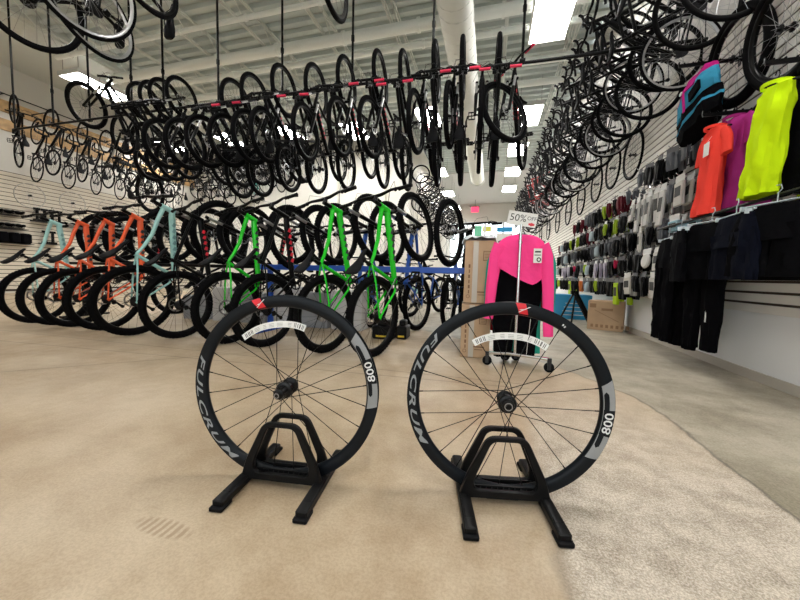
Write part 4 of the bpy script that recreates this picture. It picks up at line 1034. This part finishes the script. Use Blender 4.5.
root = empty('cycling_tights', (RX+0.0, RY+0.12, 0.90), 0.08); tag(root, 'black bib tights hanging under the pink jacket on the rolling rack', 'tights')
b = MB(); body(b, [(0.02, 0.0, 0.17, 0.03), (-0.10, 0.0, 0.195, 0.04), (-0.35, 0, 0.19, 0.045), (-0.42, 0, 0.185, 0.045)], 4, n=9)
for s, l in ((-1, -0.84), (1, -0.83)): body(b, [(-0.38, s*0.09, 0.095, 0.042), (-0.6, s*0.088, 0.085, 0.04), (l, s*0.085, 0.07, 0.03)], 6+s, n=10)
b.build('garment_body', KLB, root); MB().box((0.10, -0.055, -0.66), (0.003, 0.004, 0.3), Matrix.Rotation(0.06, 3, 'Y')).build('reflective_strip', TAG, root)
MB().ball((-0.03, -0.045, -0.14), 0.02, 8, sc=(1, 0.3, 1.6)).build('white_pad', TAG, root)
root = shirt('jersey', TEC, (RX+0.03, RY+0.24, 1.02), 0.05, 'teal green long top hanging behind the pink jacket', 'jersey', w=0.20, L=0.94, long_=True, seed=12)
shirt('jersey', RDC2, (RX-0.03, RY+0.36, 1.02), 0.0, 'red top hanging behind the teal one, only its left edge showing', 'jersey', w=0.205, L=0.78, long_=True, seed=14)

# ================================================================== cartons
CDB = mat('cardboard', (0.50, 0.34, 0.21), 0.8, var=(5, 0.08)); CDD = mat('cardboard_print', (0.20, 0.11, 0.06), 0.8); TAP = mat('packing_tape', (0.50, 0.46, 0.40), 0.3)
def carton(loc, d, rz, label, m=CDB, group=None, face=None, tape=True, parts=True):
    root = empty('carton', loc, rz); tag(root, label, 'box', group)
    MB().box((0, 0, d[2]/2), d, bev=0.004).build('box_body', m, root)
    if parts:
        b = MB()
        for s in (-1, 1): b.box((0, s*d[1]/4, d[2]+0.0015), (d[0]-0.006, d[1]/2-0.006, 0.003))
        b.build('flap', m, root)
    if tape: MB().box((0, 0, d[2]+0.0045), (d[0]+0.002, 0.05, 0.001)).box((0, -d[1]/2-0.0012, d[2]-0.05), (0.0, 0, 0)).build('packing_tape', TAP, root)
    if face: face(root, d)
    return root
def face_a(root, d):
    b = MB(); y = -d[1]/2-0.0012
    b.box((0.06, y, d[2]-0.13), (0.062, 0.001, 0.085), mi=0); b.box((0.06, y-0.0008, d[2]-0.13), (0.05, 0.001, 0.073), mi=1)
    for k in range(5): b.box((0.06, y-0.0016, d[2]-0.105-k*0.013), (0.04, 0.001, 0.004), mi=0)
    for k in range(6): b.box((-0.085, y, 0.1+k*0.045), (0.010+0.006*(k % 2), 0.001, 0.03), mi=0)
    b.box((0.03, y, 0.10), (0.1, 0.001, 0.01)); b.box((0.03, y, 0.075), (0.07, 0.001, 0.006))
    b.lathe([(0.012, -0.0005), (0.016, -0.0005), (0.016, 0.0005), (0.012, 0.0005)], (-0.09, y, 0.06), 'y', 16, closed=True)
    b.build('printed_panel', [CDD, CDB], root)
    MB().box((-0.035, y-0.002, d[2]*0.5), (0.045, 0.0015, d[2]*0.98)).build('tape_strip', TAP, root)
carton((-0.115, 3.14, 0.0), (0.25, 0.36, 0.475), 0.06, 'lower cardboard carton of the tall stack left of the pink jacket', face=face_a, group='tall cartons beside the rolling rack')
carton((-0.10, 3.15, 0.485), (0.255, 0.36, 0.545), 0.04, 'upper cardboard carton with plastic wrap on top, left of the pink jacket', face=face_a, group='tall cartons beside the rolling rack')
# crumpled wrap on top of the stack
WRP = mat('plastic_wrap', (0.66, 0.70, 0.72), 0.25)
b = MB(); n = 14; vs = []; fs = []
for i in range(n+1):
    for j in range(n+1):
        x = -0.15+0.30*i/n; y = -0.19+0.38*j/n; e = max(0, abs(x)-0.128)*3 + max(0, abs(y)-0.178)*2
        vs.append((x, y, 0.030+0.028*noise.noise(Vector((x*22, y*22, 1)))-e*0.8))
for i in range(n):
    for j in range(n): k = i*(n+1)+j; fs.append((k, k+n+1, k+n+2, k+1))
o = len(vs); vs += [(x, y, z-0.004) for x, y, z in vs]; fs += [tuple(reversed([q_+o for q_ in f_])) for f_ in fs]
b.add(vs, fs); w = b.build('plastic_wrap', WRP); w.location = (-0.10, 3.15, 1.045); tag(w, 'crumpled pale plastic wrap lying on the upper carton of the tall stack', 'plastic wrap')
BLB = mat('box_blue', (0.03, 0.33, 0.62), 0.5); 
def face_b(root, d):
    b = MB(); y = -d[1]/2-0.0012
    for k in range(4): b.box((0.0, y, 0.08+k*0.07), (d[0]*0.6-0.04*k, 0.001, 0.012))
    b.build('printed_panel', TAG, root)
carton((1.46, 6.75, 0), (0.62, 0.40, 0.44), 0.02, 'bright blue carton on the floor under the glove display', BLB, face=face_b)
carton((0.98, 7.0, 0), (0.28, 0.40, 0.36), 0.02, 'smaller pale blue carton left of the bright blue one', mat('box_light_blue', (0.15, 0.42, 0.62), 0.5), face=face_b)
def face_c(root, d):
    b = MB(); y = -d[1]/2-0.0012
    for k in range(8): b.box((-d[0]*0.36+k*0.062, y, 0.06), (0.034, 0.001, 0.045))
    b.box((-d[0]*0.36, y, d[2]-0.07), (0.08, 0.001, 0.06)); b.box((0.02, y, d[2]-0.12), (0.14, 0.001, 0.035))
    for k in range(10): b.box((-0.12+0.03*k, y, 0.28-0.015*k), (0.034, 0.001, 0.008), Matrix.Rotation(0.45, 3, 'Y'))
    b.build('printed_panel', mat('print_brown', (0.30, 0.18, 0.10), 0.8), root)
carton((1.66, 5.42, 0), (0.44, 0.26, 0.42), radians(-22), 'plain cardboard carton leaning by the right wall under white packs', face=face_c, tape=False)
# brochure stand on the floor by the blue boxes: slim black folding support
b = MB(); b.tube([(1.12, 5.95, 0.0), (1.38, 6.15, 0.50), (1.42, 6.15, 0.5)], 0.016, 6); b.tube([(1.30, 5.85, 0.0), (1.40, 6.12, 0.50)], 0.016, 6); b.tube([(1.66, 6.15, 0.0), (1.40, 6.15, 0.50)], [0.045, 0.045], 8); b.box((1.39, 6.15, 0.50), (0.12, 0.06, 0.06))
tag(b.build('folding_stand', BLK), 'black folding three-legged stand in front of the blue cartons', 'stand')
# black plastic bases with yellow labels under the green bikes
for x, y, w_, lab in ((-1.13, 3.55, 0.24, 'low black box with a yellow label under the rightmost green bike'), (-0.93, 3.62, 0.12, 'small black box with a yellow label right of the other black one')):
    r_ = empty('floor_block', (x, y, 0)); tag(r_, lab, 'black box', 'black boxes under the bike rack')
    MB().box((0, 0, 0.075), (w_, 0.2, 0.15), bev=0.012).box((0, 0.0, 0.18), (w_*0.6, 0.12, 0.06), bev=0.01).build('block_body', BPL, r_)
    MB().box((0, -0.101, 0.035), (w_*0.6, 0.002, 0.02)).build('yellow_label', mat('label_yellow', (0.8, 0.55, 0.03), 0.5), r_)
# pale storage panels and cartons behind the back wheels
WB = mat('carton_white', (0.62, 0.62, 0.62), 0.6); GB = mat('carton_grey', (0.30, 0.31, 0.33), 0.6)
for i, (x, w_, h, m, lab) in enumerate(((-1.75, 0.42, 0.50, WB, 'white'), (-2.22, 0.40, 0.46, GB, 'grey'), (-2.68, 0.42, 0.52, WB, 'white'), (-3.15, 0.40, 0.42, GB, 'grey'), (-3.62, 0.42, 0.48, WB, 'white'), (-4.15, 0.42, 0.34, GB, 'grey'))):
    carton((x, 3.98, 0), (w_, 0.25, h), 0.03*(i % 3), '%s carton standing on the floor behind the bike rack, %s from the right' % (lab, ordn(i+1)), m, 'pale cartons behind the bike rack', tape=False)

# ================================================================== packaged goods on the right wall
hook_me = MB().tube([(0, 0, 0), (-0.27, 0, 0.0), (-0.285, 0, 0.02)], 0.0035, 5).box((-0.004, 0, 0.0), (0.008, 0.03, 0.04)).mesh('peg_hook', CHR)
def P_card(col, w, h, d, hm, blob=None, name='x'):
    m = mat('pack_'+name, col, 0.5, spec=0.12)
    b = MB(); b.box((0, 0, -0.035), (0.004, w, 0.055)); hc = b.mesh('header_card', hm)
    b = MB()
    if blob == 'glove':
        body(b, [(-0.05, 0, d*0.5, w*0.42), (-0.10, 0, d*0.6, w*0.46), (-h*0.65, 0, d*0.55, w*0.48), (-h*0.85, 0, d*0.4, w*0.4)], 2, n=6)
        for k in range(4): b.tube([(0, -w*0.36+k*w*0.24, -h*0.8), (0.004, -w*0.38+k*w*0.25, -h*(1.0+0.05*(k in (1, 2))))], [w*0.12, w*0.09], 7, flat=0.6)
        b.tube([(0, w*0.4, -h*0.5), (0, w*0.62, -h*0.72)], [w*0.14, w*0.09], 7)
    elif blob == 'round': b.lathe([(0, -d/2), (w*0.4, -d/2), (w*0.5, 0), (w*0.4, d/2), (0, d/2)], (0, 0, -0.05-w*0.5), 'x', 18)
    elif blob == 'bottle': b.lathe([(0, -h), (w*0.45, -h), (w*0.48, -h*0.9), (w*0.48, -h*0.45), (w*0.25, -h*0.32), (w*0.22, -0.06), (0, -0.06)], (0, 0, 0), 'z', 14)
    elif blob == 'soft': body(b, [(-0.05, 0, d*0.35, w*0.40), (-h*0.3, 0, d*0.5, w*0.5), (-h*0.8, 0, d*0.5, w*0.48), (-h, 0, d*0.3, w*0.42)], 5, n=7)
    else: b.box((0, 0, -0.06-(h-0.06)/2), (d, w, h-0.06), bev=0.006); b.box((-d/2-0.0012, 0, -0.06-(h-0.06)*0.4), (0.001, w*0.7, (h-0.06)*0.4), mi=1)
    return hc, b.mesh('pack_body', [m, INK if sum(col) > 1 else TAG])
KGR = mat('card_grey', (0.16, 0.16, 0.17), 0.5, spec=0.1)
PK = {
 'glove_black': (P_card((0.006, 0.006, 0.007), 0.11, 0.22, 0.04, KGR, 'glove', 'glove_black'), 'packaged_glove', 'pair of black gloves', 'gloves'),
 'glove_grey': (P_card((0.07, 0.075, 0.085), 0.11, 0.21, 0.04, KGR, 'glove', 'glove_grey'), 'packaged_glove', 'pair of grey gloves', 'gloves'),
 'glove_wine': (P_card((0.12, 0.01, 0.02), 0.11, 0.22, 0.04, TAG, 'glove', 'glove_wine'), 'packaged_glove', 'dark red gloves', 'gloves'),
 'glove_lime': (P_card((0.35, 0.5, 0.03), 0.10, 0.20, 0.035, TAG, 'glove', 'glove_lime'), 'packaged_glove', 'yellow-green gloves', 'gloves'),
 'pack_white': (P_card((0.62, 0.60, 0.56), 0.12, 0.24, 0.025, TAG, None, 'white'), 'accessory_pack', 'white boxed pack', 'pack'),
 'pack_tall': (P_card((0.55, 0.54, 0.52), 0.07, 0.34, 0.02, TAG, None, 'tall'), 'accessory_pack', 'long pale pack', 'pack'),
 'pack_blue': (P_card((0.30, 0.50, 0.58), 0.12, 0.15, 0.04, TAG, None, 'blue'), 'accessory_pack', 'pale blue pack', 'pack'),
 'pack_black': (P_card((0.006, 0.006, 0.007), 0.13, 0.22, 0.05, KGR, 'soft', 'black'), 'accessory_pouch', 'black soft pouch', 'pouch'),
 'pad_white': (P_card((0.66, 0.65, 0.62), 0.13, 0.2, 0.03, TAG, 'round', 'pad'), 'round_pack', 'white round pack', 'pack'),
 'pack_clear': (P_card((0.12, 0.13, 0.15), 0.12, 0.18, 0.03, KGR, 'soft', 'clear'), 'accessory_pouch', 'clear grey bag', 'pouch'),
 'pack_lime': (P_card((0.45, 0.66, 0.02), 0.10, 0.30, 0.03, KGR, None, 'lime'), 'accessory_pack', 'neon yellow pack', 'pack'),
 'pack_red': (P_card((0.55, 0.02, 0.08), 0.08, 0.15, 0.03, TAG, 'soft', 'red'), 'accessory_pouch', 'small red pouch', 'pouch'),
 'bottle': (P_card((0.42, 0.50, 0.54), 0.08, 0.2, 0.08, KGR, 'bottle', 'bottle'), 'drink_bottle', 'pale drinking bottle', 'bottle'),
 'pack_orange': (P_card((0.60, 0.15, 0.03), 0.11, 0.2, 0.04, TAG, 'soft', 'orange'), 'accessory_pouch', 'orange pouch', 'pouch'),
 'sock': (P_card((0.50, 0.46, 0.56), 0.09, 0.24, 0.03, TAG, 'soft', 'sock'), 'packaged_socks', 'pale lilac socks', 'socks'),
}
pk_proto = {}
def pack(kind, loc, where, pos):
    (hc, bm_), nm, words, cat = PK[kind]
    if kind not in pk_proto:
        e = empty(nm); mesh_obj('header_card', hc, e); mesh_obj('pack_body', bm_, e); pk_proto[kind] = e
    else: e = copy_tree(pk_proto[kind])
    e.scale = (random.uniform(1.08, 1.35),)*3; e.location = loc; e.rotation_euler = (random.uniform(-.06, .06), random.uniform(-.08, .08), random.uniform(-.25, .25))
    tag(e, '%s, %s' % (words, pos), cat, '%s %s' % (words, where)); return e
ROWS = [ # (z, y0, y1, step, kinds, where)
 (2.04, 3.70, 4.75, 0.24, ['pack_clear', 'pack_clear', 'pack_black', 'pack_black', 'pack_clear'], 'in the top row near the coral top'),
 (1.92, 5.0, 8.0, 0.24, ['pack_clear', 'glove_wine', 'glove_black', 'glove_wine', 'glove_lime', 'glove_black', 'pack_black', 'glove_grey'], 'in the top row farther along the right wall'),
 (1.72, 3.75, 4.9, 0.15, ['pack_white', 'pack_clear', 'pack_tall', 'pack_tall', 'pack_tall', 'pack_tall', 'pack_tall'], 'in the second row near the coral top'),
 (1.62, 5.1, 9.4, 0.23, ['glove_black', 'glove_lime', 'glove_black', 'glove_lime', 'glove_black', 'glove_black', 'bottle', 'glove_wine', 'glove_black'], 'in the second row farther along the right wall'),
 (1.36, 3.80, 4.85, 0.25, ['pack_blue', 'pack_clear', 'pack_black', 'pack_white', 'pack_black'], 'in the third row near the trousers'),
 (1.33, 5.05, 9.6, 0.22, ['glove_black', 'glove_black', 'glove_grey', 'pack_clear', 'glove_black', 'bottle', 'glove_grey', 'glove_black', 'pack_black'], 'in the third row farther along the right wall'),
 (1.08, 3.85, 4.85, 0.23, ['pack_clear', 'pack_white', 'pad_white', 'pack_black', 'pack_black'], 'in the fourth row near the trousers'),
 (1.04, 5.05, 9.8, 0.22, ['glove_black', 'pack_red', 'pack_black', 'sock', 'sock', 'sock', 'glove_black', 'bottle', 'glove_lime', 'pack_clear'], 'in the fourth row farther along the right wall'),
 (0.82, 3.90, 4.85, 0.23, ['pack_white', 'pack_white', 'pack_black', 'pack_black'], 'in the fifth row near the trousers'),
 (0.75, 4.95, 9.8, 0.23, ['pack_black', 'pack_lime', 'pack_black', 'glove_black', 'pack_black', 'glove_lime', 'pack_black', 'bottle', 'pack_clear', 'pack_orange', 'glove_black'], 'in the bottom row farther along the right wall'),
]
rc = {}
for z, ya, yb, st, kinds, where in ROWS:
    y = ya; i = 0; far = ya > 4.93; sec = 'far' if far else 'near'; rc[sec] = rc.get(sec, 0)+1; rowname = '%s row of the %s hook section' % (ordn(rc[sec]), sec)
    while y <= yb+1e-6:
        h = mesh_obj('peg_hook', hook_me, loc=(XR-0.008, y, z)); tag(h, 'chrome peg hook, %s from the camera, %s' % (ordn(i+1), rowname), 'hook', 'peg hooks %s' % where)
        k = kinds[i % len(kinds)]; nd = 3 if y < 7.2 else 2
        for d_ in range(nd): pack(k, (XR-0.255+d_*(0.085 if nd == 3 else 0.12), y, z+0.012), where, '%s on %s hook, %s' % (('outermost', 'innermost' if nd == 2 else 'middle', 'innermost')[d_], ordn(i+1), rowname))
        y += st*(1.0 if y < 7 else 1.3); i += 1
# white gloves set, neon pack low near the box are in the rows; shelf edges
SHE = mat('shelf_white', (0.66, 0.66, 0.66), 0.4)
for z, ya, yb, lab in ((1.36, 5.3, 9.8, 'upper'), (1.07, 5.3, 9.8, 'lower')):
    b = MB(); b.box((XR-0.16, (ya+yb)/2, z+0.03), (0.012, yb-ya, 0.035)); b.box((XR-0.08, (ya+yb)/2, z+0.03), (0.14, yb-ya, 0.012))
    tag(b.build('shelf', SHE), '%s narrow white shelf strip along the right wall among the gloves' % lab, 'shelf', 'white shelf strips on the right wall')

# ---- loose wheels hung flat on the right wall
def wall_wheel(key, R, tr, m, loc, label, group=None, rx=0.0):
    rm, tm, sm, hm = wheel_set(R, tr, False, False, True, 48)
    root = empty('loose_wheel', loc, radians(90)); tag(root, label, 'wheel', group)
    mesh_obj('rim', rm, root); mesh_obj('tire', tm, root); mesh_obj('spokes', sm, root); mesh_obj('hub', hm, root)
    root.rotation_euler = (rx, 0, radians(90)); return root
wall_wheel('a', 0.35, 0.034, MBK, (1.76, 3.24, 2.44), 'thick-tyred wheel hung flat on the slat wall above the coral top', 'loose wheels on the slat wall', -0.12)
wall_wheel('a', 0.35, 0.034, MBK, (1.74, 2.76, 2.33), 'thick-tyred wheel hung flat on the slat wall above the neon vest', 'loose wheels on the slat wall', -0.12)
for i, (y, z) in enumerate(((5.45, 2.48), (6.25, 2.55), (7.1, 2.52), (8.2, 2.48), (9.4, 2.44), (10.8, 2.42), (12.4, 2.4), (14.2, 2.4))):
    wall_wheel('b', 0.335, 0.016, MBK, (1.86, y, z), 'thin black wheel flat on the slat wall above the gloves, %s from the camera' % ordn(i+1), 'thin loose wheels on the slat wall')
# pale wheels on the left slat wall
PW = mat('rim_pale', (0.45, 0.43, 0.38), 0.4)
for i, (y, z) in enumerate(((5.2, 2.62), (6.15, 2.62), (7.1, 2.62), (8.1, 2.62))):
    root = empty('loose_wheel', (XL+0.10, y, z), radians(90)); tag(root, 'pale thin wheel flat on the cream left slat wall, %s from the left' % ordn(i+1), 'wheel', 'pale wheels on the left slat wall')
    b = MB(); b.lathe([(0.31, -0.01), (0.325, -0.01), (0.325, 0.01), (0.31, 0.01)], seg=40, closed=True); b.build('rim', PW, root)
    mesh_obj('spokes', wheel_set(0.338, 0.0145, False, True, True)[2], root); mesh_obj('hub', wheel_set(0.338, 0.0145, False, True, True)[3], root)
# black goods on the left slat wall
for z, ya, yb, kind, lab in ((2.02, 5.0, 5.95, 'saddle_pack', 'top'), (1.68, 5.0, 6.0, 'saddle_pack', 'second'), (1.30, 5.0, 6.1, 'bag', 'third'), (1.95, 6.15, 6.75, 'tool', 'top'), (1.35, 6.3, 6.7, 'tool', 'third'), (1.9, 7.0, 8.6, 'saddle_pack', 'right-hand')):
    b = MB(); b.cyl((XL+0.03, ya, z+0.02), (XL+0.03, yb, z+0.02), 0.01, 6); b.box((XL+0.15, (ya+yb)/2, z), (0.24, yb-ya, 0.015))
    tag(b.build('wall_shelf', BLK), 'black shelf on the left slat wall, %s row from y %s end' % (lab, 'the near') if False else 'black shelf on the left slat wall, %s level, %s' % (lab, 'leftmost' if ya < 5.5 else ('behind the mint frame' if ya < 6.8 else 'behind the orange bikes')), 'shelf', 'black shelves on the left slat wall')
    y = ya+0.1; i = 0
    while y < yb:
        i += 1; b = MB(); n_ = {'saddle_pack': 'bike_saddle', 'bag': 'saddle_bag', 'tool': 'floor_pump'}[kind]
        if kind == 'saddle_pack':
            sg_ = saddle_mesh('road'); o = mesh_obj(n_, cached('wall_saddle', lambda: sg_)); o.scale = (1, 1.35, 1.9); o.location = (XL+0.0, y, z+0.115-0.93*1.9)
        elif kind == 'bag': b.box((0, 0, 0.14), (0.20, 0.20, 0.27), bev=0.03); b.box((0.08, 0, 0.12), (0.01, 0.02, 0.2), mi=1); o = b.build(n_, [KLB, KGR]); o.location = (XL+0.15, y, z+0.008)
        else: b.cyl((0, 0, 0), (0, 0, 0.30), 0.034, 10); b.box((0, 0, 0.33), (0.045, 0.13, 0.06)); b.box((0, 0, 0.03), (0.10, 0.14, 0.06)); o = b.build(n_, BLK); o.location = (XL+0.15, y, z+0.008)
        tag(o, 'black %s on the leftmost wall shelf, %s level, %s from the left' % (n_.replace('_', ' '), lab, ordn(i)) if ya < 5.5 else 'black %s on the %s shelf %s, %s from the left' % (n_.replace('_', ' '), lab, 'behind the mint frame' if ya < 6.8 else 'behind the orange bikes', ordn(i)), n_.split('_')[-1], 'black %ss on the left wall shelves' % n_.replace('_', ' '))
        y += {'saddle_pack': 0.2, 'bag': 0.22, 'tool': 0.16}[kind]
# ---- far end: signs
b = MB(); b.box((0.82, YF-0.03, 4.05), (1.0, 0.03, 0.32)); tag(b.build('hanging_sign', mat('sign_blue', (0.02, 0.36, 0.75), 0.5)), 'blue rectangular sign at the far storefront', 'sign')
MB().box((0.82, YF-0.03, 3.3), (1.05, 0.03, 0.95)).build('poster', TAG); bpy.data.objects['poster']; tag(bpy.data.objects['poster'], 'white poster below the blue sign at the far storefront', 'poster')
rt = empty('exit_sign', (-0.98, YF-0.06, 3.35)); 
rt.location = (-1.16, YF-1.2, 5.22); tag(rt, 'glowing red sign high at the far end of the shop', 'sign')
MB().box((0, 0, 0), (0.50, 0.05, 0.36), bev=0.015).build('sign_face', mat('exit_red', (0.9, 0.08, 0.15), 0.5, emit=((1.0, 0.05, 0.15), 1.2)), rt)
MB().cyl((0, 0, 0.2), (0, 0, ZC-5.22-0.04), 0.012, 6).build('rod', STL, rt)
rt = empty('emergency_light', (-1.24, YF-0.03, 5.62)); tag(rt, 'grey twin-head emergency light above the red sign', 'emergency light')
MB().box((0, 0, 0), (0.35, 0.10, 0.16), bev=0.02).build('housing', KGR, rt)
for s in (-1, 1): MB().ball((s*0.26, -0.06, 0.0), 0.10, 12).build('lamp_head', mat('lamp_grey', (0.45, 0.45, 0.45), 0.4), rt)
for x, c, n_, w_ in ((-0.95, (0.15, 0.55, 0.35), 'green', 0.5), (-0.35, (0.75, 0.75, 0.12), 'yellow', 0.55)):
    tag(MB().box((x, YF+0.036, 3.85 if n_ == 'green' else 4.1), (w_, 0.01, 0.95 if n_ == 'green' else 0.35)).build('window_poster', mat('poster_'+n_, c, 0.6)), '%s poster stuck on the far storefront window' % n_, 'poster')
# small paper tag on the black-red bike
t = MB().box((0, 0, 0), (0.035, 0.003, 0.075)).tube([(0, 0, 0.037), (0.0, 0.0, 0.09)], 0.001, 4).build('price_tag', TAG); t.location = (-3.24, 2.72, 1.46); tag(t, 'small white paper tag hanging from the handlebar of the black bike beside the mint one', 'tag')
# ---- tidy
for p in list(PROTO.values()):
    if not p.get('used'):
        for c in list(p.children_recursive): bpy.data.objects.remove(c)
        bpy.data.objects.remove(p)
for o in list(COL.objects):
    if 'used' in o: del o['used']
